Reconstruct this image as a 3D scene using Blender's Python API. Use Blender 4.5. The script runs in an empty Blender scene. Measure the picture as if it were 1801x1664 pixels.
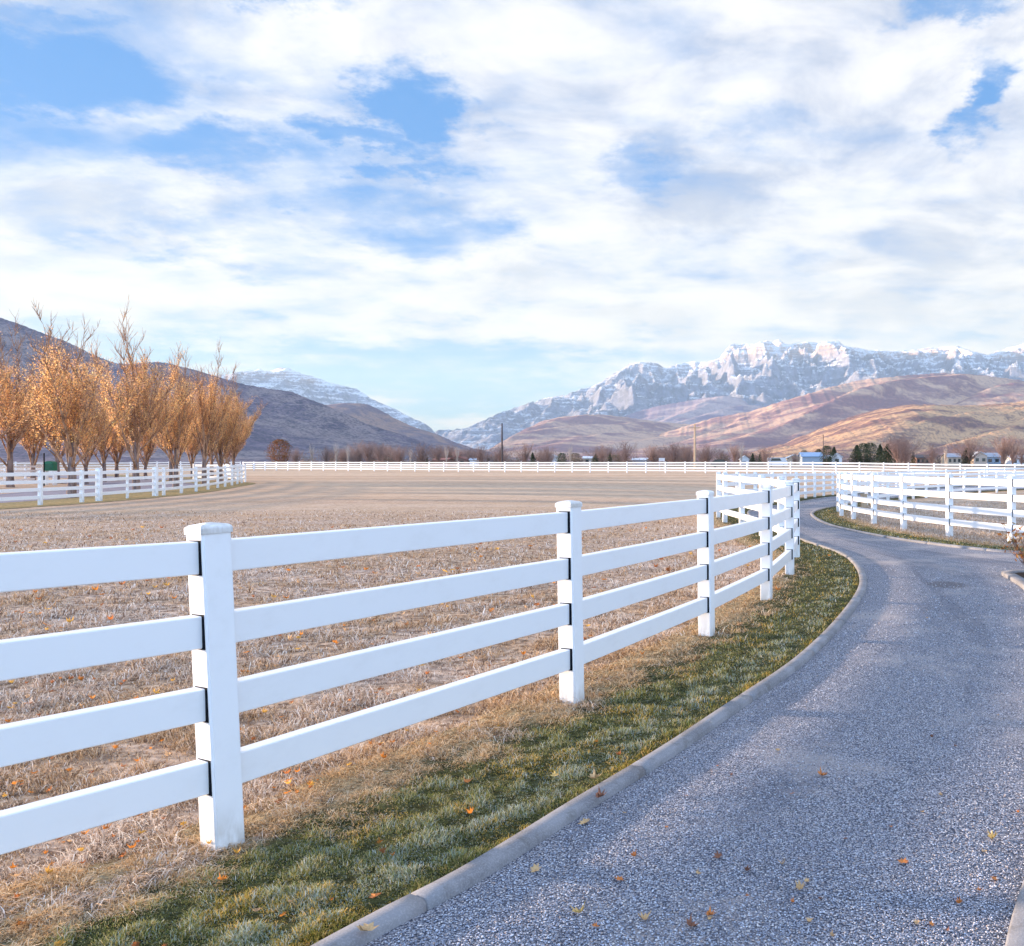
import bpy, bmesh, math, random
import numpy as np
from mathutils import Vector, Matrix
C = bpy.context.scene.collection
S = bpy.context.scene
rad = math.radians
rnd = random.Random(7)
rng = np.random.default_rng(11)

# ------------------------------------------------------------ camera
EYE = 1.63; F = 1550.0; PX = 1248.0; HY = 815.0
cam_d = bpy.data.cameras.new('camera'); cam = bpy.data.objects.new('camera', cam_d); C.objects.link(cam)
cam.location = (0, 0, EYE); cam.rotation_euler = (rad(90), 0, 0)
cam_d.sensor_width = 36; cam_d.lens = F / 1801 * 36
cam_d.shift_x = -(PX - 900.5) / 1801; cam_d.shift_y = -(832 - HY) / 1801
cam_d.clip_start = 0.05; cam_d.clip_end = 60000
S.camera = cam

# ------------------------------------------------------------ sun, exposure
SAZ = Vector((-0.98, 0.17, 0)).normalized(); SEL = rad(7.5)
SD = Vector((SAZ.x * math.cos(SEL), SAZ.y * math.cos(SEL), math.sin(SEL)))
sl = bpy.data.lights.new('sun', 'SUN'); sl.energy = 5.0; sl.angle = rad(1.7); sl.color = (1.0, 0.74, 0.50)
so = bpy.data.objects.new('sun', sl); C.objects.link(so); so.rotation_euler = SD.to_track_quat('Z', 'Y').to_euler()
so.location = (-30, 10, 30)
S.view_settings.view_transform = 'Standard'; S.view_settings.look = 'None'
S.view_settings.exposure = 1.74; S.view_settings.gamma = 1

# ------------------------------------------------------------ node helpers
class NT:
    def __init__(s, tree): s.t = tree; s.n = tree.nodes; s.l = tree.links
    def node(s, kind, **kw):
        n = s.n.new(kind)
        for k, v in kw.items(): setattr(n, k, v)
        return n
    def put(s, sock, v):
        if v is None: return
        if isinstance(v, bpy.types.NodeSocket): s.l.new(v, sock)
        else: sock.default_value = v
    def math(s, op, a, b=None, c=None, clamp=False):
        n = s.node('ShaderNodeMath', operation=op, use_clamp=clamp)
        for i, v in enumerate((a, b, c)): s.put(n.inputs[i], v) if v is not None else None
        return n.outputs[0]
    def vm(s, op, a, b=None, sc=None):
        n = s.node('ShaderNodeVectorMath', operation=op); s.put(n.inputs[0], a)
        if b is not None: s.put(n.inputs[1], b)
        if sc is not None: s.put(n.inputs[3], sc)
        return n.outputs['Value'] if op in ('LENGTH', 'DOT_PRODUCT', 'DISTANCE') else n.outputs[0]
    def noise(s, vec, scale, detail=4, rough=.5, lac=2.0, dist=0.0, out=0):
        n = s.node('ShaderNodeTexNoise'); s.put(n.inputs['Vector'], vec)
        for k, v in (('Scale', scale), ('Detail', detail), ('Roughness', rough), ('Lacunarity', lac), ('Distortion', dist)): s.put(n.inputs[k], v)
        return n.outputs[out]
    def mr(s, v, a, b, c=0.0, d=1.0, smooth=True):
        n = s.node('ShaderNodeMapRange', interpolation_type='SMOOTHSTEP' if smooth else 'LINEAR')
        for i, x in enumerate((v, a, b, c, d)): s.put(n.inputs[i], x)
        return n.outputs[0]
    def mix(s, f, a, b, mode='MIX'):
        n = s.node('ShaderNodeMix', data_type='RGBA', blend_type=mode); s.put(n.inputs[0], f)
        for i, v in ((6, a), (7, b)):
            if isinstance(v, tuple) and len(v) == 3: v = v + (1,)
            s.put(n.inputs[i], v)
        return n.outputs[2]
    def scalev(s, v, xyz): return s.vm('MULTIPLY', v, xyz)

def material(name, rough=.7, spec=.3):
    m = bpy.data.materials.new(name); m.use_nodes = True
    t = NT(m.node_tree); b = m.node_tree.nodes['Principled BSDF']
    b.inputs['Roughness'].default_value = rough
    b.inputs['Specular IOR Level'].default_value = spec
    return m, t, b
def bump(t, b, h, strength=.5, dist=.01):
    n = t.node('ShaderNodeBump'); n.inputs['Strength'].default_value = strength; n.inputs['Distance'].default_value = dist
    t.put(n.inputs['Height'], h); t.l.new(n.outputs[0], b.inputs['Normal'])

# ------------------------------------------------------------ sky (world)
W = bpy.data.worlds.new('World'); S.world = W; W.use_nodes = True
t = NT(W.node_tree); bg = W.node_tree.nodes['Background']
tc = t.node('ShaderNodeTexCoord'); d0 = t.vm('NORMALIZE', tc.outputs['Generated'])
sky = t.node('ShaderNodeTexSky', sky_type='NISHITA'); sky.sun_disc = False; sky.sun_elevation = SEL
sky.sun_rotation = math.atan2(SAZ.x, SAZ.y); sky.altitude = 1700; sky.dust_density = .6; sky.ozone_density = 1.5
sp = t.node('ShaderNodeSeparateXYZ'); t.l.new(d0, sp.inputs[0]); dz = sp.outputs[2]
# cloud-deck coordinates: the flat layer seen from below
den = t.math('ADD', t.math('MAXIMUM', dz, 0.0), .16)
cp = t.vm('SCALE', d0, None, t.math('DIVIDE', 1.0, den))
cpx = t.scalev(cp, (1, 1, .0))
warp = t.vm('SUBTRACT', t.noise(cpx, 1.8, 8, .68, out=1), (.5, .5, .5))
dw = t.vm('ADD', d0, t.vm('MULTIPLY', warp, (.40, .14, .22)))
def pdir(x, y):
    return Vector(((x - PX) / F, 1, (HY - y) / F)).normalized()
def blob(x, y, rx, ry, s, soft=1.0):
    p = pdir(x, y); k = F * 1.0
    v = t.vm('MULTIPLY', t.vm('SUBTRACT', dw, tuple(p)), (k / rx * .76, 1.2, k / ry * .80))
    return t.mr(t.vm('LENGTH', v), 1.25, 0.15, 0.0, s)
holes = [(30,120,170,62,1.05),(130,160,110,36,.85),(20,250,120,40,.55),(250,300,230,42,.5),(400,315,120,46,.8),(735,215,66,62,1.0),
         (680,292,90,30,.85),(760,400,120,50,.6),(610,330,60,80,.35),(1150,285,70,30,.5),(1340,215,80,36,.35),(1705,195,44,66,1.0),(560,6,80,26,.7),
         (330,90,260,60,.32),(180,380,200,30,.4),(90,220,260,110,.5),(480,330,260,60,.45),(200,640,330,42,.5),(730,665,330,70,.80),(1000,640,130,34,.45),(1660,6,70,26,.8),(560,420,120,34,.3),(40,10,120,26,.6)]
hs = None
for h in holes:
    b_ = blob(*h); hs = b_ if hs is None else t.math('MAXIMUM', hs, b_)
lumps = [(480,240,190,62,.55),(160,215,90,26,.6),(800,90,240,110,.5),(1480,110,250,110,.6),(1100,180,160,90,.35),(1000,480,380,90,.5),(250,470,260,60,.35),(1600,330,200,70,.4)]
ls = None
for h in lumps:
    b_ = blob(*h); ls = b_ if ls is None else t.math('MAXIMUM', ls, b_)
# wisps drawn out along the wind
wcp = t.node('ShaderNodeMapping'); t.l.new(cpx, wcp.inputs[0]); wcp.inputs['Rotation'].default_value = (0, 0, rad(34)); wcp.inputs['Scale'].default_value = (.55, 1.25, 1)
n1 = t.noise(wcp.outputs[0], 2.1, 8, .58, 2.1, .35)
n2 = t.noise(cpx, 5.5, 7, .55, 2.1, .2)
cov = t.math('ADD', t.math('MULTIPLY', n1, 1.25), t.math('MULTIPLY', n2, .75))
cov = t.math('SUBTRACT', cov, .42)
cov = t.math('ADD', cov, t.math('MULTIPLY', ls, .20))
cov = t.math('SUBTRACT', cov, t.math('MULTIPLY', hs, .70))
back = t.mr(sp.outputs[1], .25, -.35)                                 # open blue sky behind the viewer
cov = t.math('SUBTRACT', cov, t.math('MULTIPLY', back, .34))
mask = t.math('MULTIPLY', t.mr(cov, -.05, .74), .97)
n3 = t.noise(cpx, 2.6, 7, .58, 2.1, .4)
shade = t.mr(t.math('ADD', n3, t.math('MULTIPLY', ls, .12)), .34, .62)
base = t.mix(shade, (1.55, 1.78, 2.3), (3.2, 3.14, 3.14))
low = t.mr(dz, .36, .05)
base = t.mix(t.math('MULTIPLY', low, .9), base, (3.3, 3.08, 2.62))
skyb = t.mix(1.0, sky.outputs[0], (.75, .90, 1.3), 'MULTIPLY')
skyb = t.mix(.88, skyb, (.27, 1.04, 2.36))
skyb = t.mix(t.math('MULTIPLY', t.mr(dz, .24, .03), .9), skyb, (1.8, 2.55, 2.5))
col = t.mix(mask, skyb, base)
# brighter round the low sun; the sky behind the viewer is raised as added fill
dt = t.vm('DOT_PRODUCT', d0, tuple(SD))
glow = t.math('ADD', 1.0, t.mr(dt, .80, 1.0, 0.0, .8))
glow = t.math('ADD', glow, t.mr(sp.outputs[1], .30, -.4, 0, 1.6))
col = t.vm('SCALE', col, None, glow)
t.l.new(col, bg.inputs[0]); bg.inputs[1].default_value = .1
W.cycles.sampling_method = 'MANUAL'; W.cycles.sample_map_resolution = 512

# ------------------------------------------------------------ terrain
CT = np.array([(-2,3,0),(0,3,0),(2,3,0),(-6,6,0),(-1,6,0),(3,6,0),(-7,11,.0),(0,11,0),(4,11,0),(6,16,0),(1,16,0),(-6,16,0),(-13,16,0),
  (0,22,0),(4,22,0),(10,22,0),(-8,24,.0),(1,27,0),(4,29,-.02),(2,33,-.06),(-8,34,.02),(4,39,-.14),(9,40,-.18),(6,47,-.24),(-3,45,.03),(-15,48,.08),
  (12,52,-.30),(10,60,-.32),(18,60,-.31),(20,70,-.30),(30,72,-.26),(-4,66,.14),(-24,75,.24),(45,60,-.2),
  (-15,20,0),(-22,27,-.03),(-26.4,35,-.03),(-28,45,.03),(-31,54,.09),(-40,68,.19),(-36,38,0),(-44,50,.06),(-48,60,.14),(-60,85,.36),(-45,78,.27),(-72,94,.45),(-60,60,.2),
  (45,80,.38),(30.6,86,.42),(3.3,100,.47),(-28,115,.48),(-72,138,.53),(-130,165,.58),
  (-200,300,.62),(0,300,.62),(200,300,.62),(0,800,.62),(-700,800,.62),(500,800,.62),(0,3000,.62),(-2500,3000,.62),(2000,3000,.62)], float)
def _uv(x, y):
    yy = np.maximum(y, 3.0); return np.clip(x / yy, -1.3, 1.3), np.log(yy)
CU, CV = _uv(CT[:, 0], CT[:, 1])
def T(x, y):
    sc = np.isscalar(x); x = np.atleast_1d(np.asarray(x, float)); y = np.atleast_1d(np.asarray(y, float)); sh = x.shape
    x = x.ravel(); y = y.ravel(); u, v = _uv(x, y); num = np.zeros_like(u); dn = np.zeros_like(u) + 1e-9
    for i in range(len(CU)):
        w = np.exp(-((u - CU[i]) / .16) ** 2 - ((v - CV[i]) / .17) ** 2) + 1e-4 / (.05 + (u - CU[i]) ** 2 + (v - CV[i]) ** 2)
        num += w * CT[i, 2]; dn += w
    r = (num / dn).reshape(sh)
    return float(r[0]) if sc else r
def at(px, py, z=None):
    """ground point seen at a photo position (walks down the view ray to the terrain)"""
    y = 20.0
    for _ in range(40):
        zz = T((px - PX) / F * y, y) if z is None else z
        y = .5 * y + .5 * (EYE - zz) * F / max(py - HY, 2)
    return ((px - PX) / F * y, y)
def spline(pts, step=None, n=None):
    P = np.array(pts, float); P = np.vstack([2 * P[0] - P[1], P, 2 * P[-1] - P[-2]]); out = []
    k = n or 24
    for i in range(1, len(P) - 2):
        for j in range(k):
            s = j / k; a, b, c, d = P[i - 1], P[i], P[i + 1], P[i + 2]
            out.append(.5 * ((2 * b) + (-a + c) * s + (2 * a - 5 * b + 4 * c - d) * s * s + (-a + 3 * b - 3 * c + d) * s ** 3))
    out.append(P[-2]); out = np.array(out)
    if step:
        L = np.concatenate([[0], np.cumsum(np.linalg.norm(np.diff(out, axis=0), axis=1))]); m = max(2, int(L[-1] / step) + 1)
        q = np.linspace(0, L[-1], m); out = np.stack([np.interp(q, L, out[:, i]) for i in range(out.shape[1])], 1)
    return out
def offset(path, d):
    t_ = np.gradient(path, axis=0); t_ /= np.linalg.norm(t_, axis=1)[:, None]
    return path + d * np.stack([-t_[:, 1], t_[:, 0]], 1)      # +d = left of travel

def vnoise(x, y, seed=0):
    xi = np.floor(x).astype(np.int64); yi = np.floor(y).astype(np.int64); xf = x - xi; yf = y - yi
    def g(ix, iy):
        h = (ix * 374761393 + iy * 668265263 + seed * 1442695041) & 0xffffffff; h = ((h ^ (h >> 13)) * 1274126177) & 0xffffffff; h ^= h >> 16
        a = h / 4294967296.0 * 2 * np.pi; return np.cos(a), np.sin(a)
    u = xf ** 3 * (xf * (xf * 6 - 15) + 10); v = yf ** 3 * (yf * (yf * 6 - 15) + 10); r = 0
    for ox in (0, 1):
        for oy in (0, 1):
            cx, cy = g(xi + ox, yi + oy); w = (u if ox else 1 - u) * (v if oy else 1 - v); r = r + w * (cx * (xf - ox) + cy * (yf - oy))
    return r * 1.5
def fbm(x, y, o=4, seed=0, g=.5):
    r = 0; a = 1; 
    for i in range(o): r = r + a * vnoise(x, y, seed + i * 17); x = x * 2.03; y = y * 2.03; a *= g
    return r
def ridged(x, y, o=5, seed=0, g=.5):
    r = 0; a = 1; w = 1; tot = 0
    for i in range(o):
        n = 1 - np.abs(vnoise(x, y, seed + i * 31)) * 1.6; n = np.clip(n, 0, 1) ** 2; r = r + a * n * w; tot += a; w = np.clip(n * 1.6, 0, 1); x = x * 2.07 + 3.1; y = y * 2.07 + 1.7; a *= g
    return r / tot

# ------------------------------------------------------------ mesh helpers
def mesh_np(name, V, Fq, col=None, smooth=False):
    """V (n,3), Fq list of equally long faces (m,k)"""
    me = bpy.data.meshes.new(name); V = np.asarray(V, np.float32); Fq = np.asarray(Fq, np.int32); k = Fq.shape[1]
    me.vertices.add(len(V)); me.vertices.foreach_set('co', V.ravel())
    me.loops.add(Fq.size); me.loops.foreach_set('vertex_index', Fq.ravel())
    me.polygons.add(len(Fq)); me.polygons.foreach_set('loop_start', np.arange(0, Fq.size, k, dtype=np.int32))
    me.update(calc_edges=True)
    if col is not None:
        a = me.color_attributes.new('Col', 'FLOAT_COLOR', 'POINT')
        a.data.foreach_set('color', np.concatenate([col, np.ones((len(col), 1))], 1).astype(np.float32).ravel())
    if smooth: me.polygons.foreach_set('use_smooth', np.ones(len(Fq), bool))
    me.validate(); return me
class MB:
    """collects faces, builds one mesh"""
    def __init__(s): s.v = []; s.f = []
    def add(s, vs, fs):
        o = len(s.v); s.v += [tuple(v) for v in vs]; s.f += [tuple(i + o for i in f) for f in fs]
    def box(s, a, b):
        (x0, y0, z0), (x1, y1, z1) = a, b
        s.add([(x0,y0,z0),(x1,y0,z0),(x1,y1,z0),(x0,y1,z0),(x0,y0,z1),(x1,y0,z1),(x1,y1,z1),(x0,y1,z1)],
              [(0,3,2,1),(4,5,6,7),(0,1,5,4),(1,2,6,5),(2,3,7,6),(3,0,4,7)])
    def tube(s, pts, rs, n=5, cap=True):
        pts = [Vector(p) for p in pts]; o = len(s.v); m = len(pts)
        for i, p in enumerate(pts):
            d = (pts[min(i + 1, m - 1)] - pts[max(i - 1, 0)])
            d = d.normalized() if d.length > 1e-9 else Vector((0, 0, 1))
            a = d.cross(Vector((0.31, .95, 0.02))); a = a.normalized() if a.length > 1e-4 else Vector((1, 0, 0)); b = d.cross(a)
            for k in range(n):
                an = 2 * math.pi * k / n; s.v.append(tuple(p + (a * math.cos(an) + b * math.sin(an)) * rs[i]))
        for i in range(m - 1):
            for k in range(n): s.f.append((o + i * n + k, o + i * n + (k + 1) % n, o + (i + 1) * n + (k + 1) % n, o + (i + 1) * n + k))
        if cap: s.f.append(tuple(o + k for k in range(n))[::-1]); s.f.append(tuple(o + (m - 1) * n + k for k in range(n)))
    def prism(s, poly, y0, y1):                                       # poly in xz, extruded along y
        n = len(poly); s.add([(x, y0, z) for x, z in poly] + [(x, y1, z) for x, z in poly],
              [tuple(range(n)), tuple(range(2 * n - 1, n - 1, -1))] + [(i, i + n, (i + 1) % n + n, (i + 1) % n) for i in range(n)])
    def mesh(s, name, smooth=False):
        me = bpy.data.meshes.new(name); me.from_pydata(s.v, [], s.f); me.update()
        if smooth: me.polygons.foreach_set('use_smooth', [True] * len(me.polygons))
        return me
def tag(o, label=None, cat=None, group=None, kind=None):
    if label: o['label'] = label
    if cat: o['category'] = cat
    if group: o['group'] = group
    if kind: o['kind'] = kind
    return o
def obj(name, me, m=None, parent=None, loc=(0, 0, 0), rz=0):
    if isinstance(me, MB): me = me.mesh(name)
    o = bpy.data.objects.new(name, me); C.objects.link(o); o.location = loc
    if rz: o.rotation_euler = (0, 0, rz)
    if m and me is not None and not me.materials: me.materials.append(m)
    if parent: o.parent = parent
    return o
def empty(name, loc, label, cat, group=None, rz=0):
    o = obj(name, None, None, None, loc, rz); o.empty_display_size = .2; return tag(o, label, cat, group)
def copy_tree(o, parent=None):
    c = o.copy(); C.objects.link(c); c.parent = parent
    for ch in o.children: copy_tree(ch, c)
    return c
def ribbon(A, B, nc, dz, name, m, kind='structure', zf=None):
    A = np.asarray(A); B = np.asarray(B); s = np.linspace(0, 1, nc)[None, :, None]
    P = A[:, None, :] * (1 - s) + B[:, None, :] * s; Z = T(P[..., 0], P[..., 1]) + dz
    if zf is not None: Z = Z + zf(P, s)
    V = np.concatenate([P, Z[..., None]], 2).reshape(-1, 3); n = len(A); i, j = np.meshgrid(np.arange(n - 1), np.arange(nc - 1), indexing='ij')
    a = (i * nc + j).ravel(); Fq = np.stack([a, a + 1, a + nc + 1, a + nc], 1)
    e1 = V[Fq[0][1]] - V[Fq[0][0]]; e2 = V[Fq[0][3]] - V[Fq[0][0]]
    if np.cross(e1, e2)[2] < 0: Fq = Fq[:, ::-1]
    me = mesh_np(name, V, Fq, smooth=True)
    uv = me.attributes.new('lat', 'FLOAT', 'POINT'); uv.data.foreach_set('value', np.broadcast_to(s[..., 0], (n, nc)).astype(np.float32).ravel())
    o = obj(name, me, m); tag(o, kind=kind); return o

# ------------------------------------------------------------ materials
def geo_pos(t): return t.node('ShaderNodeNewGeometry').outputs['Position']
def objcoord(t): return t.node('ShaderNodeTexCoord').outputs['Object']

def m_vinyl(name, tint=(.87, .88, .90)):
    m, t, b = material(name, .42, .35); p = geo_pos(t); o = objcoord(t)
    z = t.node('ShaderNodeSeparateXYZ'); t.l.new(o, z.inputs[0])
    n = t.noise(t.scalev(p, (1, 1, .35)), 14, 5, .6)
    splash = t.math('MULTIPLY', t.mr(z.outputs[2], .24, -.02), t.mr(n, .36, .60))
    dirt = t.math('ADD', t.math('MULTIPLY', t.mr(t.noise(p, 5, 6, .65), .5, .8), .12), t.math('MULTIPLY', splash, .6))
    t.l.new(t.mix(dirt, tint, (.42, .38, .32)), b.inputs['Base Color'])
    bump(t, b, t.noise(t.scalev(p, (1, 1, 1)), 55, 3, .5), .05, .003); return m
M_VINYL = m_vinyl('white_vinyl')
def m_rail():
    m, t, b = material('white_vinyl_rail', .38, .4); p = geo_pos(t)
    n = t.math('MULTIPLY', t.mr(t.noise(t.scalev(p, (1, 1, 2)), 3, 6, .7), .48, .8), .16)
    t.l.new(t.mix(n, (.87, .88, .90), (.55, .52, .48)), b.inputs['Base Color']); bump(t, b, t.noise(p, 30, 3, .5), .04, .003); return m
M_RAIL = m_rail()
def m_plain(name, c, rough=.7, spec=.3, var=.25, scale=6, c2=None):
    m, t, b = material(name, rough, spec); p = geo_pos(t)
    c2 = c2 or tuple(x * (1 - var) for x in c)
    t.l.new(t.mix(t.mr(t.noise(p, scale, 5, .6), .3, .7), c, c2), b.inputs['Base Color']); return m
M_DARK = m_plain('dark_gap', (.006, .008, .014), .8, .1)
def m_attr(name, rough=.75, spec=.15, transl=0.0):
    m, t, b = material(name, rough, spec); a = t.node('ShaderNodeAttribute'); a.attribute_name = 'Col'
    t.l.new(a.outputs[0], b.inputs['Base Color'])
    if transl:
        tr = t.node('ShaderNodeBsdfTranslucent'); t.l.new(a.outputs[0], tr.inputs[0]); mx = t.node('ShaderNodeMixShader'); mx.inputs[0].default_value = transl
        t.l.new(b.outputs[0], mx.inputs[1]); t.l.new(tr.outputs[0], mx.inputs[2]); t.l.new(mx.outputs[0], t.n['Material Output'].inputs[0])
    return m
M_BLADE = m_attr('grass_blade', .7, .15, .25)
M_LEAF = m_attr('leaf', .6, .2, .62)
M_CHIP = m_attr('stone_chip', .75, .3)

def m_ground():
    m, t, b = material('pasture_ground', .95, .05); p = geo_pos(t)
    sx = t.node('ShaderNodeSeparateXYZ'); t.l.new(p, sx.inputs[0])
    st = t.noise(t.scalev(p, (.10, .55, .1)), 1.0, 6, .6, 2.0, .5)
    fine = t.noise(p, 9, 8, .72); mid = t.noise(p, 1.3, 6, .65); big = t.noise(p, .06, 4, .55)
    straw = t.mix(t.mr(fine, .35, .66), (.13, .08, .05), (.62, .45, .32))
    frost = t.mix(t.mr(fine, .35, .66), (.17, .12, .10), (.70, .55, .45))
    c = t.mix(t.mr(t.math('ADD', t.math('MULTIPLY', mid, .5), t.math('MULTIPLY', st, .5)), .42, .60), straw, frost)
    c = t.mix(t.math('MULTIPLY', t.mr(t.noise(t.scalev(p, (.35, 1.3, 1)), .9, 5, .6), .54, .72), t.mr(sx.outputs[1], 14, 40, .5, .1)), c, (.15, .10, .065))
    far = t.mr(sx.outputs[1], 14, 50)
    band = t.mr(t.noise(t.scalev(p, (.018, .22, .1)), 1.0, 5, .6, 2, .4), .38, .62)
    farc = t.mix(band, (.62, .41, .27), (.76, .55, .38))
    farc = t.mix(t.mr(fine, .3, .7, 0, .35), farc, (.30, .22, .17))
    farc = t.mix(t.mr(t.noise(p, 1.1, 7, .7), .46, .64, 0, .5), farc, (.30, .21, .15)); c = t.mix(t.math('MULTIPLY', far, .75), c, farc)
    plain = t.mr(sx.outputs[1], 150, 260)
    c = t.mix(plain, c, t.mix(t.mr(t.noise(p, .012, 5, .6), .42, .58), (.33, .24, .17), (.16, .15, .13)))
    t.l.new(c, b.inputs['Base Color'])
    h = t.math('ADD', t.math('MULTIPLY', fine, .6), t.math('MULTIPLY', mid, .8)); bump(t, b, h, .9, .05)
    return m
M_GROUND = m_ground()
def m_verge():
    m, t, b = material('verge_soil', .95, .05); p = geo_pos(t)
    f = t.noise(p, 22, 7, .7); g = t.noise(p, 1.7, 5, .6)
    a = t.mix(t.mr(f, .35, .65), (.022, .024, .010), (.09, .09, .035))
    s = t.mix(t.mr(f, .35, .65), (.14, .09, .045), (.42, .33, .20))
    la = t.node('ShaderNodeAttribute'); la.attribute_name = 'lat'
    e = t.mr(t.math('ADD', la.outputs['Fac'], t.math('MULTIPLY', t.math('SUBTRACT', g, .5), .7)), .62, .86)
    c = t.mix(e, a, s); c = t.mix(t.math('MULTIPLY', t.mr(t.noise(p, 60, 3, .6), .55, .7), .35), c, (.42, .46, .40))
    t.l.new(c, b.inputs['Base Color']); bump(t, b, f, .8, .03); return m
M_VERGE = m_verge()
def m_road():
    m, t, b = material('chip_seal', .86, .25); p = geo_pos(t)
    v = t.node('ShaderNodeTexVoronoi', feature='F1'); t.l.new(t.vm('ADD', p, t.vm('MULTIPLY', t.noise(p, 60, 2, .5, out=1), (.006, .006, 0))), v.inputs['Vector']); v.inputs['Scale'].default_value = 115
    hs = t.node('ShaderNodeSeparateColor'); t.l.new(v.outputs['Color'], hs.inputs[0])
    r1, r2 = hs.outputs[0], hs.outputs[1]
    stone = t.mix(r1, (.14, .15, .19), (.62, .63, .70)); stone = t.mix(t.math('MULTIPLY', t.math('POWER', r2, 3.0), .6), stone, (.58, .50, .46))
    gap = t.mr(v.outputs['Distance'], .35, .72)
    c = t.mix(gap, stone, (.075, .08, .11))
    # worn and tracked areas of the surfacing, with painted patches of sunlight
    la = t.node('ShaderNodeAttribute'); la.attribute_name = 'lat'; tr = t.noise(t.vm('ADD', t.scalev(p, (.15, .10, 1)), t.vm('SCALE', (1, 0, 0), None, t.math('MULTIPLY', la.outputs['Fac'], 9.0))), 1.6, 6, .62, 2, .5)
    c = t.mix(t.mr(tr, .48, .64, 0, .55), c, (.13, .135, .17))
    c = t.mix(t.mr(t.noise(p, .6, 6, .65), .48, .64, 0, .55), c, (.50, .44, .42))  # pinkish patches of low sunlight put into the colour
    c = t.mix(t.mr(t.noise(p, 2.2, 5, .65), .60, .78, 0, .35), c, (.13, .11, .10))
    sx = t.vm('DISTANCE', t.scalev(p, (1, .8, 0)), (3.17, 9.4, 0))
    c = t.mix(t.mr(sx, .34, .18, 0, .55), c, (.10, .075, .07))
    t.l.new(c, b.inputs['Base Color'])
    h = t.math('SUBTRACT', t.math('MULTIPLY', r1, .4), t.math('MULTIPLY', v.outputs['Distance'], 1.4)); bump(t, b, h, 1.0, .006)
    return m
M_ROAD = m_road()
def m_conc():
    m, t, b = material('kerb_concrete', .85, .25); p = geo_pos(t)
    c = t.mix(t.mr(t.noise(p, 3, 6, .6), .35, .65), (.27, .265, .28), (.18, .175, .185)); c = t.mix(t.mr(t.noise(p, 130, 3, .6), .45, .65, 0, .4), c, (.40, .39, .40))
    c = t.mix(t.mr(t.noise(p, 9, 6, .7), .52, .70, 0, .65), c, (.13, .12, .11))
    t.l.new(c, b.inputs['Base Color']); bump(t, b, t.noise(p, 170, 4, .6), .5, .003); return m
M_CONC = m_conc()
def m_bark(name, c1, c2, s=9):
    m, t, b = material(name, .9, .1); o = objcoord(t)
    n = t.noise(t.scalev(o, (1, 1, .22)), s, 6, .65); t.l.new(t.mix(t.mr(n, .35, .65), c1, c2), b.inputs['Base Color']); bump(t, b, n, .7, .02); return m
M_BARK = m_bark('grey_bark', (.11, .075, .070), (.30, .22, .19))
M_TWIG = m_bark('twig_bark', (.20, .11, .075), (.50, .31, .20))
M_BARKP = m_bark('pale_bark', (.38, .31, .27), (.60, .52, .47))
M_BARKR = m_bark('red_twig_bark', (.20, .13, .12), (.38, .26, .22))
M_BARKT = m_bark('tan_twig_bark', (.28, .17, .11), (.46, .31, .22))

# ------------------------------------------------------------ ground
def sgrid(lo, hi, n, a):
    s = np.linspace(math.asinh(lo / a), math.asinh(hi / a), n); return np.sinh(s) * a
gx = sgrid(-15500, 15500, 420, 3.0); gy = sgrid(-4000, 17000, 420, 3.0)
GX, GY = np.meshgrid(gx, gy); GZ = T(GX, GY)
n_ = len(gx); ii, jj = np.meshgrid(np.arange(len(gy) - 1), np.arange(n_ - 1), indexing='ij'); a_ = (ii * n_ + jj).ravel()
tag(obj('ground', mesh_np('ground', np.stack([GX, GY, GZ], 2).reshape(-1, 3), np.stack([a_, a_ + 1, a_ + n_ + 1, a_ + n_], 1), smooth=True), M_GROUND), kind='structure')

# ------------------------------------------------------------ driveway, kerbs, verges
def kp(x, y, z=.05): Y = (EYE - z) * F / (y - HY); return ((x - PX) / F * Y, Y)
K1c = [(-4.0, -2.2), (-2.55, .5)] + [kp(*q) for q in ((540,1662),(786,1540),(1000,1408),(1155,1317),(1289,1228),(1398,1157),(1470,1088),(1505,1042),(1512,1020),(1508,1000),(1492,981),(1467,967),(1403,946))] + \
      [(1.49,23.4),(1.23,26.5),(1.25,29.6),(1.85,33.0),(2.9,36),(3.8,39),(4.75,42.2),(5.7,45.2),(6.9,48.6),(8.8,53.2),(12,59.6),(15.5,64.8),(20,69.6),(27,74.5),(37,78)]
R1c = [(9,-8),(10,-3),(10.5,2.5),(11,3.8),(11.5,5.2),(12,6.6),(12,8),(12,9.4),(12,10.6),(11.6,11.6),(10.6,12.3),(9.6,13.0),(8.4,13.8),(7,14.8),(5.64,15.8)] + \
      [(3.73,19.8),(3.17,23.2),(3.30,28.0),(3.95,31.4),(4.9,34.6),(6.0,37.8),(7.15,40.9),(8.3,43.6),(9.6,46.4),(11.9,50.8),(15.2,56.4),(18.9,60.8),(23.4,64.8),(30,69),(39,72.5)]
def smooth(P, k=15):
    w = np.hanning(k + 2)[1:-1]; w /= w.sum(); Q = np.vstack([2 * P[0] - P[k // 2:0:-1], P, 2 * P[-1] - P[-2:-k // 2 - 1:-1]])
    return np.stack([np.convolve(Q[:, i], w, 'valid') for i in (0, 1)], 1)
K1 = smooth(spline(K1c, n=10)); R1 = spline(R1c, n=10)
K2 = spline([(13,11.6),(10,12.8),(7.6,14.3)] + R1c[14:15] + [(4.53,17.5)] + R1c[15:], n=12)
ribbon(offset(K1, -.10), R1, 40, .012, 'driveway', M_ROAD)
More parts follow.
